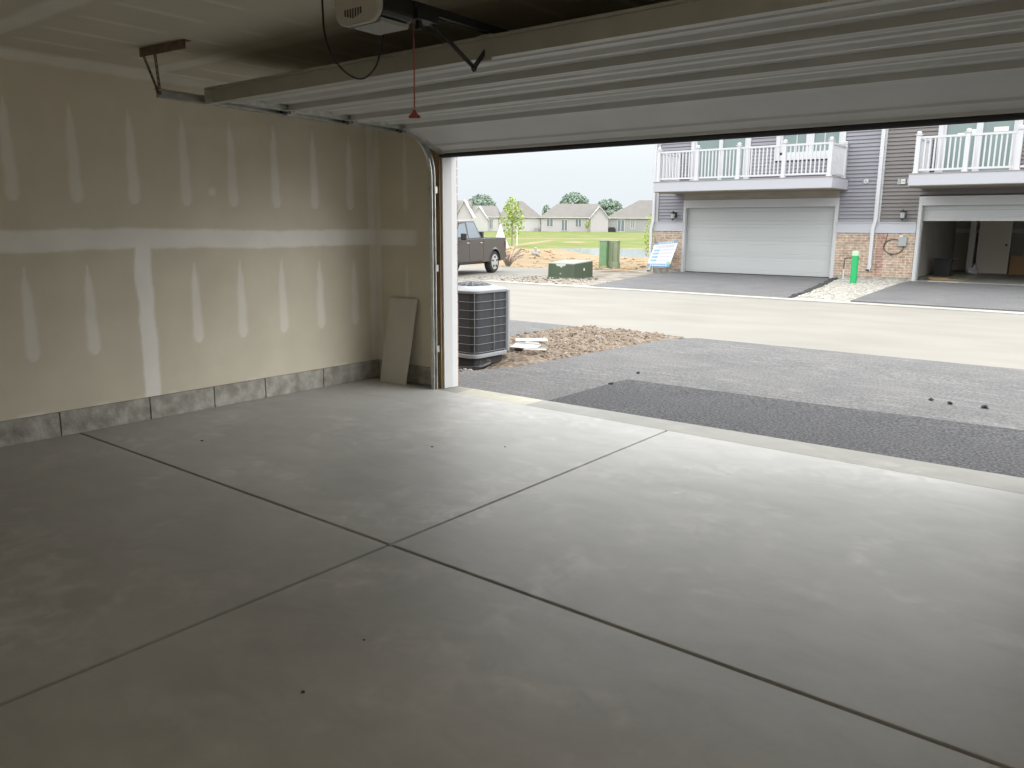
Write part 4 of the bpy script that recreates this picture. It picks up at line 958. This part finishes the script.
MB().box(-0.10, 0.0, -0.09, -0.02, 0.12, 0.17).build('box_cover', m_paper, mt)
cp = [(0.17 + 0.27 * math.cos(t), FY - 0.075, 1.02 + 0.21 * math.sin(t)) for t in [PI * 0.25 + k * 2 * PI * 0.93 / 30 for k in range(31)]]
tag(MB().tube(cp + [(0.36, FY - 0.075, 1.12)], 0.012, 6).tube([(-0.02, FY - 0.072, 1.40), (-0.07, FY - 0.072, 1.10), (-0.09, FY - 0.072, 0.95)], 0.01, 6).blob((0.12, FY - 0.09, 0.80), 0.035, 3).build('cable_loop', m_cable), 'coiled brown cable hanging on the brick below the utility box', 'cable')
hs = thing('gas_stub', 'thin dark pipe stub rising from the gravel beside the green marker post', 'pipe', (-1.10, 19.25, -0.02))
MB().tube([(0.0, 0, 0.35), (0.0, 0, 0.62), (0.02, 0, 0.68), (0.24, 0.0, 0.70)], 0.016, 6).build('bent_pipe', m_blackm, hs)
MB().tube([(0, 0, 0.0), (0, 0, 0.36)], 0.02, 8).build('pipe_base', m_paper, hs)
gp = thing('marker_post', 'bright green plastic utility pipe with pale cap standing in the gravel', 'post', (-0.415, 17.85, -0.06))
MB().tube([(0, 0, -0.1), (0, 0, 0.85)], 0.092, 16).build('pipe', m_green, gp, smooth=True)
MB().lathe([(0.10, 0.84), (0.10, 0.95), (0.09, 0.975), (0.03, 0.985)], n=16).build('cap', m_greenc, gp, smooth=True)

# inside the open far garage
dl = thing('door_slab', 'pale interior door slab standing inside the open far garage', 'door', (1.93, 25.4, 0.08), 0.0)
MB().box(-0.43, 0.43, -0.02, 0.02, 0, 2.03).build('slab', mat('door_slab_tan', (0.72, 0.66, 0.58), 0.7), dl, bevel=0.004)
MB().box(-0.47, -0.43, -0.03, 0.03, 0, 2.07).box(0.43, 0.47, -0.03, 0.03, 0, 2.07).build('frame', mat('frame_pale', (0.85, 0.83, 0.78), 0.7), dl)
MB().lathe([(0.035, -0.07), (0.035, -0.02)], 0.36, 0.95, 10, axis='y').build('knob', m_blackm, dl)
cb = thing('cardboard_box', 'brown cardboard carton at the right inside the open far garage', 'box', (2.98, 25.4, 0.08))
MB().box(-0.5, 0.5, -0.3, 0.3, 0, 0.58).build('carton', m_card, cb, bevel=0.01); MB().box(-0.5, 0.0, -0.32, -0.29, 0.46, 0.62).build('flap', m_card, cb)
bn = MB(); bn.box(-0.22, 0.22, -0.2, 0.2, 0, 0.5); bn.box(-0.26, 0.26, -0.24, 0.24, 0.5, 0.54); bn.box(0.24, 0.36, -0.03, 0.03, 0.5, 0.58)
tag(bn.build('storage_bin', m_blackm, loc=(0.98, 22.6, 0.08), bevel=0.01), 'dark bin just inside the left jamb of the open far garage', 'bin')
sh = MB(); sh.box(-0.35, 0.35, -0.3, 0.3, 0, 0.02, Matrix.Rotation(0.4, 4, 'Z')); sh.box(-0.3, 0.2, -0.2, 0.3, 0.02, 0.04, Matrix.Rotation(0.1, 4, 'Z'))
tag(sh.build('flattened_carton', m_card, loc=(1.25, 20.75, 0.077)), 'flattened brown cardboard on the floor just inside the far garage', 'cardboard')
tag(MB().blob((0, 0, 0.10), 0.17, 5, n=7, m=9, rough=0.5).build('plastic_bag', m_trimg, loc=(1.55, 24.3, 0.10)), 'crumpled pale bag on the far garage floor beside the post', 'bag')

# yard sign
ys = thing('yard_sign', 'tilted white and blue yard sign on a wire stake before the brick pier', 'sign', (0, 0, 0))
A, B, C_, D = Vector((-7.521, 18.80, 0.207)), Vector((-6.661, 18.80, 0.217)), Vector((-6.475, 19.04, 1.106)), Vector((-7.352, 19.00, 1.006))
def on(s_, t_, o_=0.0):
    nn = (B - A).cross(D - A).normalized(); p = (A * (1 - s_) + B * s_) * (1 - t_) + (D * (1 - s_) + C_ * s_) * t_; return p - nn * 0 + nn * o_
def patch(m, s0, s1, t0, t1, o0, o1):
    i = len(m.v); m.v += [tuple(on(s, t, o)) for o in (o0, o1) for s, t in ((s0, t0), (s1, t0), (s1, t1), (s0, t1))]
    for f_ in ((3, 2, 1, 0), (4, 5, 6, 7), (0, 1, 5, 4), (1, 2, 6, 5), (2, 3, 7, 6), (3, 0, 4, 7)): m.f.append(tuple(i + k for k in f_)); m.mi.append(0)
    return m
# normal of A->B x A->D points toward the street (-y)
m = MB(); patch(m, 0, 1, 0, 1, -0.008, 0.0); m.build('sign_panel', mat('sign_white', (0.58, 0.58, 0.61), 0.5), ys)
m_sb = mat('sign_blue', (0.10, 0.27, 0.47), 0.5); m_sg = mat('sign_grey', (0.42, 0.42, 0.48), 0.5); m_sl = mat('sign_light_blue', (0.22, 0.40, 0.52), 0.5); m_sn = mat('sign_green', (0.20, 0.48, 0.36), 0.5)
patch(MB(), 0, 1, 0.0, 0.12, 0.001, 0.003).build('blue_band', m_sb, ys); patch(MB(), 0, 1, 0.92, 1.0, 0.001, 0.003).build('blue_band', m_sb, ys)
m = MB()
for k in range(9): patch(m, 0.12 + k * 0.085, 0.175 + k * 0.085, 0.035, 0.085, 0.003, 0.005)
for k in range(10): patch(m, 0.18 + k * 0.065, 0.22 + k * 0.065, 0.94, 0.985, 0.003, 0.005)
m.build('band_lettering', m_paper, ys)
for t_ in (0.26, 0.40, 0.54, 0.67): patch(MB(), 0.08, 0.34, t_ - 0.035, t_ + 0.035, 0.001, 0.003).build('row_label', m_sl, ys)
m = MB()
for t_ in (0.26, 0.40, 0.54, 0.67, 0.79, 0.84):
    x = 0.42 if t_ < 0.75 else 0.12
    while x < 0.88: w_ = 0.05 + 0.04 * ((x * 37) % 1); patch(m, x, min(x + w_, 0.9), t_ - 0.010, t_ + 0.010, 0.001, 0.003); x += w_ + 0.02
m.build('row_text', m_sg, ys)
m = MB(); patch(m, 0.82, 0.96, 0.08, 0.2, 0.003, 0.006); m.build('green_badge', m_sn, ys)
pA = on(0.5, 0.4, -0.015)
MB().tube([(-6.86, 18.83, -0.1), (-6.86, 18.84, 0.1), tuple(on(0.72, 0.05, -0.014)), tuple(on(0.72, 0.7, -0.014))], 0.006, 6).tube([(-7.25, 18.86, -0.1), tuple(on(0.3, 0.05, -0.014)), tuple(on(0.3, 0.7, -0.014))], 0.006, 6).build('wire_stake', m_galvd, ys)

# ---------------------------------------------------------------- transformer & pedestals
tr = thing('transformer_box', 'dark green pad-mounted utility box with pale dusty lid across the street', 'utility box', (-8.62, 15.72, -0.13))
rz = 0.06
def tpz(name, pts_lo, pts_hi, m): 
    b = MB(); i = 0; b.v = [tuple(p) for p in pts_lo + pts_hi]; n = len(pts_lo); b.f = [tuple(range(n - 1, -1, -1)), tuple(range(n, 2 * n))]; b.mi = [0, 0]
    for k in range(n): j = (k + 1) % n; b.f.append((k, j, n + j, n + k)); b.mi.append(0)
    return b.build(name, m, tr, bevel=0.008)
tpz('cabinet', [(-0.49, -0.55, 0.02), (0.52, -0.55, 0.02), (0.52, 0.55, 0.02), (-0.49, 0.55, 0.02)], [(-0.485, -0.53, 0.50), (0.515, -0.53, 0.50), (0.515, 0.54, 0.56), (-0.485, 0.54, 0.56)], m_trans)
tpz('lid', [(-0.49, -0.53, 0.50), (0.52, -0.53, 0.50), (0.52, 0.55, 0.56), (-0.49, 0.55, 0.56)], [(-0.48, -0.50, 0.53), (0.51, -0.50, 0.53), (0.51, 0.52, 0.60), (-0.48, 0.52, 0.60)], m_transt)
tpz('base_skirt', [(-0.53, -0.59, -0.05), (0.56, -0.59, -0.05), (0.56, 0.6, -0.05), (-0.53, 0.6, -0.05)], [(-0.50, -0.56, 0.09), (0.53, -0.56, 0.09), (0.53, 0.57, 0.09), (-0.50, 0.57, 0.09)], m_trans)
m = MB(); m.prism([(-0.20, 0.50), (0.20, 0.50), (0.17, 0.44), (0.06, 0.42), (0.02, 0.36), (-0.02, 0.42), (-0.15, 0.43)][::-1], -0.535, -0.512, 'y'); m.build('dust_patch', m_dust, tr)
m = MB(); m.box(0.512, 0.522, 0.0, 0.07, 0.28, 0.36); m.build('warning_sticker', m_paper, tr); 
MB().box(-0.02, 0.04, -0.56, -0.53, 0.16, 0.22).build('latch', m_galvd, tr); MB().box(-0.01, 0.03, -0.60, -0.57, 0.02, 0.07).build('padlock', m_galvd, tr)
p1 = thing('utility_pedestal', 'green ribbed telecom pedestal, left one of the pair by the pond', 'pedestal', (-12.36, 23.8, -0.16), 0.2, 'utility pedestals by the pond')
m = MB(); m.box(-0.165, 0.165, -0.16, 0.16, 0, 1.08)
for k in range(9): m.box(-0.16, 0.16, -0.172, -0.16, 0.12 + k * 0.1, 0.17 + k * 0.1)
m.build('housing', m_ped1, p1, bevel=0.01); MB().box(-0.18, 0.18, -0.175, 0.175, 1.08, 1.14).build('cap', m_transt, p1, bevel=0.02); MB().box(-0.175, 0.175, -0.17, 0.17, -0.05, 0.1).build('skirt', m_ped1, p1)
p2 = thing('utility_pedestal', 'sage green smooth cabinet pedestal, right one of the pair by the pond', 'pedestal', (-12.07, 24.15, -0.16), 0.2, 'utility pedestals by the pond')
MB().box(-0.20, 0.20, -0.17, 0.17, 0.18, 1.08).build('housing', m_ped2, p2, bevel=0.015); MB().box(-0.23, 0.23, -0.20, 0.20, -0.05, 0.22).build('skirt', m_ped2, p2, bevel=0.02)
MB().box(-0.21, 0.21, -0.18, 0.18, 1.08, 1.13).build('cap', m_ped2, p2, bevel=0.015); MB().box(-0.01, 0.01, -0.176, -0.17, 0.25, 1.05).build('door_seam', m_trans, p2)
m = MB(); m.box(-1.2, 1.1, -0.12, 0.12, 0.0, 0.04); pk = m.build('plank', mat('plank_tan', (0.42, 0.30, 0.18), 0.9), loc=(-9.6, 21.2, zt(-9.6, 21.2) + 0.03)); pk.rotation_euler = (0.0, 0.03, -0.05); tag(pk, 'long tan plank lying on the dirt behind the sign', 'plank')
m = MB(); m.blob((0, 0, 0.1), 0.25, 3, 6, 8, 0.5); pw = far(535, 42); tag(m.build('pale_rock', m_stone, loc=(pw.x, pw.y, zt(pw.x, pw.y))), 'pale rock on the slope of the dirt heap', 'rock')

# ---------------------------------------------------------------- pickup truck (local x forward, y left)
tk = thing('pickup_truck', 'dark grey double-cab pickup truck parked across the street left of the dirt heap', 'truck', (0, 0, 0))
aT = math.atan2(-0.970, 0.242); tk.rotation_euler = (0, 0, aT)
wl_ = Vector((-1.85, 0.86)); cs, sn = math.cos(aT), math.sin(aT)
tk.location = (-12.6 - (wl_.x * cs - wl_.y * sn), 16.6 - (wl_.x * sn + wl_.y * cs), -0.12)
def arch(cx_, r, n=10): return [(cx_ + r * math.cos(PI - PI * k / n), 0.42 + r * math.sin(PI - PI * k / n)) for k in range(n + 1)]
WR = 0.395; FX, RX = 1.78, -1.85
low = [(-2.80, 0.62), (-2.72, 0.45)] + [(RX - 0.47, 0.42)] + arch(RX, 0.46) + [(RX + 0.52, 0.42)] + [(FX - 0.50, 0.42)] + arch(FX, 0.46) + [(2.62, 0.42), (2.80, 0.55), (2.82, 0.85)]
up_body = [(2.76, 1.02), (2.3, 1.14), (1.30, 1.20), (-0.95, 1.24), (-0.96, 1.24), (-2.72, 1.26), (-2.80, 1.22)]
m = MB(); m.prism(low[:] + up_body, -0.93, 0.93, 'y'); bodyo = m.build('body', m_truck, tk, bevel=0.035)
# cab greenhouse
def green():
    m = MB(); lo_ = [(1.34, 0.90), (-0.93, 0.90)]; 
    P = [(1.34, 0.88, 1.18), (0.62, 0.74, 1.84), (-0.56, 0.74, 1.87), (-0.95, 0.88, 1.22)]
    L_ = [Vector((x, y, z)) for x, y, z in P]; R_ = [Vector((x, -y, z)) for x, y, z in P]
    m.v = [tuple(p) for p in L_ + R_]; m.f = [(0, 1, 2, 3), (7, 6, 5, 4), (0, 4, 5, 1), (1, 5, 6, 2), (2, 6, 7, 3), (3, 7, 4, 0)]; m.mi = [0] * 6
    return m.build('cab', m_truck, tk, bevel=0.05)
green()
def onside(x, z, s=1, o=0.012):   # point on the slanted cab side at height z
    t = (z - 1.2) / (1.855 - 1.2); return (x, s * (0.88 + (0.74 - 0.88) * t + o), z)
def sidewin(pts, s, nm='side_window'):
    m = MB(); n = len(pts); m.v = [onside(x, z, s, 0.010) for x, z in pts] + [onside(x, z, s, -0.01) for x, z in pts]
    m.f = [tuple(range(n)), tuple(range(2 * n - 1, n - 1, -1))] + [(k, (k + 1) % n, n + (k + 1) % n, n + k) for k in range(n)]; m.mi = [0] * len(m.f)
    return m.build(nm, m_tglass, tk)
for s in (1, -1):
    sidewin([(1.12, 1.25), (0.64, 1.74), (0.20, 1.78), (0.16, 1.25)], s); sidewin([(0.08, 1.25), (0.08, 1.78), (-0.48, 1.78), (-0.78, 1.27)], s)
    # black vent visor over front window
    MB().tube([onside(1.10, 1.27, s, 0.03), onside(0.66, 1.74, s, 0.03), onside(0.22, 1.79, s, 0.03)], 0.022, 6).build('window_visor', m_black, tk)
    MB().tube([(0.95, s * 0.93, 1.27), (0.93, s * 1.10, 1.29)], 0.02, 6).build('mirror_arm', m_black, tk)
    MB().box(0.86, 0.97, s * 1.12 - 0.09, s * 1.12 + 0.09, 1.20, 1.42).build('side_mirror', m_black, tk, bevel=0.02)
    for x in (0.28, -0.72): MB().box(x - 0.09, x + 0.09, s * 0.945 - 0.012, s * 0.945 + 0.012, 1.07, 1.10).build('door_handle', m_chrome, tk, bevel=0.006)
    for x in (0.14, -0.93, 1.28): MB().box(x - 0.006, x + 0.006, s * 0.931 - 0.002, s * 0.931 + 0.002, 0.48, 1.2).build('door_seam', m_black, tk)
    MB().box(-0.85, 1.2, s * 0.93 - 0.01, s * 0.93 + 0.02, 0.40, 0.47).build('rocker_panel', m_black, tk)
    MB().box(-2.81, -2.66, s * 0.87 - 0.07, s * 0.87 + 0.068, 0.88, 1.14).build('tail_lamp', m_tail, tk, bevel=0.01)
    for cxw in (FX, RX):
        q = MB(); pr_ = arch(cxw, 0.50); pi_ = arch(cxw, 0.44)
        q.v = [(x, s * 0.925, z) for x, z in pr_] + [(x, s * 0.955, z) for x, z in pi_] + [(x, s * 0.90, z) for x, z in pi_]
        n = len(pr_)
        for k in range(n - 1): q.f += [(k, k + 1, n + k + 1, n + k), (n + k, n + k + 1, 2 * n + k + 1, 2 * n + k)]; q.mi += [0, 0]
        q.build('wheel_flare', m_truck, tk)
        wx = MB(); wy = s * 0.80
        wx.lathe([(WR - 0.06, -0.125), (WR - 0.015, -0.115), (WR, -0.07), (WR, 0.07), (WR - 0.015, 0.115), (WR - 0.06, 0.125)], cxw, WR, 28, axis='y', c=wy)
        wh = wx.build('wheel', m_tire, tk, smooth=True)
        rm = MB(); yo = wy + s * 0.118
        rm.lathe([(0.27, -0.01), (0.27, 0.01)], cxw, WR, 24, axis='y', c=yo)
        rm.build('rim', m_rim, wh)
        sp = MB()
        for k in range(5):
            a = 2 * PI * k / 5 + 0.3; c_, s_ = math.cos(a), math.sin(a)
            sp.tube([(cxw + 0.14 * c_ , yo + s * 0.008, WR + 0.14 * s_), (cxw + 0.215 * c_, yo + s * 0.008, WR + 0.215 * s_)], 0.035, 6)
        sp.build('rim_opening', m_blackm, wh)
# windscreen, rear glass, bed, bumpers
m = MB(); m.v = [(1.30, -0.80, 1.22), (1.30, 0.80, 1.22), (0.68, 0.68, 1.80), (0.68, -0.68, 1.80)]; m.v += [(x + 0.02, y, z + 0.02) for x, y, z in m.v]; m.f = [(3, 2, 1, 0), (4, 5, 6, 7), (0, 1, 5, 4), (1, 2, 6, 5), (2, 3, 7, 6), (3, 0, 4, 7)]; m.mi = [0] * 6; m.build('windscreen', m_tglass, tk)
MB().box(-2.62, -1.0, -0.80, 0.80, 1.235, 1.265).build('bed_opening', m_black, tk)
MB().box(-2.95, -2.74, -0.90, 0.90, 0.52, 0.72).build('rear_bumper', m_truck, tk, bevel=0.03)
MB().box(2.74, 2.98, -0.92, 0.92, 0.45, 0.72).build('front_bumper', m_chrome, tk, bevel=0.04)
MB().box(2.78, 2.83, -0.55, 0.55, 0.72, 0.98).build('grille', m_black, tk, bevel=0.01)
for s in (1, -1): MB().box(2.72, 2.80, s * 0.75 - 0.14, s * 0.75 + 0.14, 0.80, 1.0).build('headlamp', m_paper, tk, bevel=0.02)
MB().box(-1.20, -1.05, 0.40, 0.80, 1.24, 1.46).build('bed_rack', m_blackm, tk)
MB().tube([(-2.9, 0, 0.5), (-3.12, 0, 0.48)], 0.04, 8).build('tow_hitch', m_black, tk)
MB().box(-2.6, 2.5, -0.6, 0.6, 0.34, 0.44).build('chassis', m_black, tk)
m = MB(); random.seed(21)
for k in range(26):
    a = U(0, 6.28); m.tube([(0, 0, 0.0), (0.3 * math.cos(a), 0.3 * math.sin(a), 0.35 + U(0, .3)), (0.9 * math.cos(a) * U(.5, 1), 0.9 * math.sin(a) * U(.5, 1), 0.5 + U(-.2, .5))], 0.018, 4)
pb = far(507, 34); tag(m.build('brush_pile', mat('dry_brush', (0.30, 0.24, 0.20), 0.9), loc=(pb.x, pb.y, zt(pb.x, pb.y))), 'tangle of dry branches behind the truck tailgate', 'branches')

# ---------------------------------------------------------------- trees
def tree(name, label, pos, h, cr_, ctr, n_leaf, leaf, mt, trunk_r, stake=False, group=None, seed=1, conic=0.0):
    random.seed(seed); o = thing(name, label, 'tree', tuple(pos), 0, group)
    m = MB(); m.tube([(0, 0, -0.2), (0.03 * h / 5, 0, h * 0.4), (0, 0, h * 0.82)], [trunk_r, trunk_r * 0.8, trunk_r * 0.15], 7)
    for k in range(14):
        a = U(0, 6.28); z = h * U(0.3, 0.6); r = cr_ * U(0.3, 0.6); m.tube([(0, 0, z), (r * 0.5 * math.cos(a), r * 0.5 * math.sin(a), z + r * 0.5), (r * math.cos(a), r * math.sin(a), z + r * 1.0)], [trunk_r * 0.4, trunk_r * 0.3, trunk_r * 0.1], 5)
    m.build('trunk', m_bark, o)
    lm = MB()
    k = 0
    while k < n_leaf:
        d = Vector((U(-1, 1), U(-1, 1), U(-1, 1)))
        if d.length > 1 or d.length < 0.15: continue
        if nz(d.x * 2.3 + seed, d.y * 2.3, d.z * 2.3) < -0.12: continue
        zc = ctr + d.z * (h - ctr) ; sc = 1 - conic * clamp((d.z + 1) / 2)
        p = Vector((d.x * cr_ * sc, d.y * cr_ * sc, zc)); n = Vector((U(-1, 1), U(-1, 1), U(-1, 1))).normalized(); a = n.orthogonal().normalized() * leaf * U(0.6, 1.2); b = n.cross(a).normalized() * leaf * U(0.5, 1)
        lm.quad(p - a, p - b * 0.7, p + a, p + b * 0.7); k += 1
    lm.build('foliage', mt, o)
    if stake: MB().tube([(0.9, -0.3, 0), (0.9, -0.3, 2.0)], 0.06, 6).build('stake', m_paper, o)
    return o
def far_z(px, u): p = far(px, u); p.z = zt(p.x, p.y); return p
tree('young_tree', 'young staked tree with loose bright green leaves behind the pickup truck', far_z(511, 84), 5.0, 1.65, 2.8, 760, 0.17, m_leafn, 0.07, stake=True, seed=3, conic=0.45)
tree('young_tree', 'slim young tree beside the left corner of the far townhouse', far_z(647.5, 47), 3.0, 0.48, 1.5, 420, 0.085, m_leafn, 0.03, seed=4)
tree('young_tree', 'tiny young tree in front of the beige house beyond the pond', far_z(585, 150), 2.6, 0.55, 1.5, 160, 0.16, m_leafn, 0.04, seed=5)
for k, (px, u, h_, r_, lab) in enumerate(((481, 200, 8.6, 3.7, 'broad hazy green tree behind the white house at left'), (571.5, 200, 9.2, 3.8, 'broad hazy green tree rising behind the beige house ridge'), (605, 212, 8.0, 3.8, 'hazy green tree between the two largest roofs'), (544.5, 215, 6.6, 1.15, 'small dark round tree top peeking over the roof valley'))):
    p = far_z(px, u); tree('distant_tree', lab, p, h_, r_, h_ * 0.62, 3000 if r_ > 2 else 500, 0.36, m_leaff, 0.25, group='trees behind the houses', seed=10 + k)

# ---------------------------------------------------------------- far houses (local x along the row, y away from us)
def house(label, px0, px1, u, eave, ridge, wallm, hip=(0.0, 0.0), feats=(), depth=9.0, name='house'):
    p = far(px0, u); z0 = zt(p.x, p.y) - 0.1; q = far(px1, u); L = (q - p).length
    o = thing(name, label, 'house', (p.x, p.y, z0), math.atan2(VH.y, VH.x)); e = eave + 0.1; r = ridge + 0.1
    MB().box(0, L, 0, depth, -0.3, e).build('walls', wallm, o)
    ov = 0.35; m = MB(); a, b_ = hip
    m.v = [(-ov, -ov, e - 0.05), (L + ov, -ov, e - 0.05), (L + ov, depth + ov, e - 0.05), (-ov, depth + ov, e - 0.05), (a * L - (0 if a else ov), depth / 2, r), (L - b_ * L + (0 if b_ else ov), depth / 2, r)]
    m.f = [(0, 1, 5, 4), (2, 3, 4, 5), (3, 0, 4), (1, 2, 5), (3, 2, 1, 0)]; m.mi = [0] * 5; m.build('roof', m_roof, o)
    MB().box(-ov, L + ov, -ov - 0.05, -ov + 0.02, e - 0.16, e).build('gutter', m_hwb, o)
    for f_ in feats:
        k, a_, b2, za, zb = f_; xa = (a_ - px0) / (px1 - px0) * L; xb = (b2 - px0) / (px1 - px0) * L
        if k in ('window', 'sliding_door'):
            w_ = MB().box(xa, xb, -0.06, 0.05, za, zb).build(k, m_hwb, o)
            g_ = MB(); mid = (xa + xb) / 2; g_.box(xa + 0.15, mid - 0.08, -0.08, -0.05, za + 0.15, zb - 0.15); g_.box(mid + 0.08, xb - 0.15, -0.08, -0.05, za + 0.15, zb - 0.15); g_.build('pane', m_hwin, w_)
        if k == 'gable':
            mid = (xa + xb) / 2; w_ = MB(); w_.box(xa, xb, -1.2, 0.1, -0.3, za); w_.prism([(xa, za), (xb, za), (mid, zb)], -1.2, 3.0, 'y'); w_.build('gable_wing', wallm, o)
            rf = MB()
            for s_, xe in ((-1, xa - 0.3), (1, xb + 0.3)):
                rf.quad((xe, -1.5, za - 0.15), (mid, -1.5, zb + 0.12), (mid, 4.0, zb + 0.12), (xe, 4.0, za - 0.15)); rf.quad((xe, -1.5, za - 0.35), (mid, -1.5, zb - 0.08), (mid, -1.5, zb + 0.12), (xe, -1.5, za - 0.15))
            rf.build('gable_roof', m_hwb, o)
        if k == 'grill': MB().box(xa, xb, -0.9, -0.4, 0.0, zb).box(xa + 0.1, xb - 0.2, -0.85, -0.45, zb, zb + 0.25).build('patio_grill', m_blackm, o)
        if k == 'garage_bump': MB().box(xa, xb, -0.5, 0, 0, zb).build('service_box', m_hwd, o)
    return o
house('pale gabled house at the far left edge beyond the truck', 438, 467.0, 150, 3.0, 6.0, m_hwa, (0, 0.0), [('gable', 457, 472, 3.0, 5.9)])
house('small white gabled house with two windows behind the truck', 473, 497, 165, 2.9, 5.2, m_hwb, (0, 0.1), [('gable', 470.5, 487, 2.6, 5.0), ('window', 476.5, 482, 0.9, 2.7), ('window', 488.5, 492.5, 0.5, 2.6)])
house('white walled house partly behind the staked young tree', 497.5, 539, 166, 2.9, 6.2, m_hwb, (0.3, 0.45), [('window', 502, 507, 0.9, 2.3), ('garage_bump', 533, 537, 0, 0.8)])
house('long beige ranch house with hipped roof and patio slider beyond the pond', 539.5, 604, 165, 2.9, 5.7, m_hwa, (0.24, 0.12), [('window', 544.5, 551.5, 1.0, 2.75), ('sliding_door', 559, 565.5, 0.2, 2.6), ('window', 572.5, 579, 1.0, 2.75), ('gable', 587.5, 604.5, 2.9, 5.1)])
house('blue-grey ranch house nearest the townhouse with dark patio furniture', 605, 668, 165, 2.85, 6.5, m_hwd, (0.50, 0.3), [('sliding_door', 613.5, 621, 0.1, 2.6), ('window', 626.5, 631, 0.8, 2.9), ('grill', 604.5, 612, 0, 0.8)])
# fountain
fp = far(499.5, 78); fo_ = thing('pond_fountain', 'white fountain plume rising behind the truck bed', 'fountain', (fp.x, fp.y, -0.5))
MB().lathe([(0.9, 0.0), (0.62, 0.7), (0.35, 1.3), (0.14, 1.95), (0.04, 2.3)], n=14).build('plume', m_jet, fo_, smooth=True)
MB().lathe([(1.3, -0.1), (1.3, 0.12)], n=20).build('float_ring', m_meter, fo_)
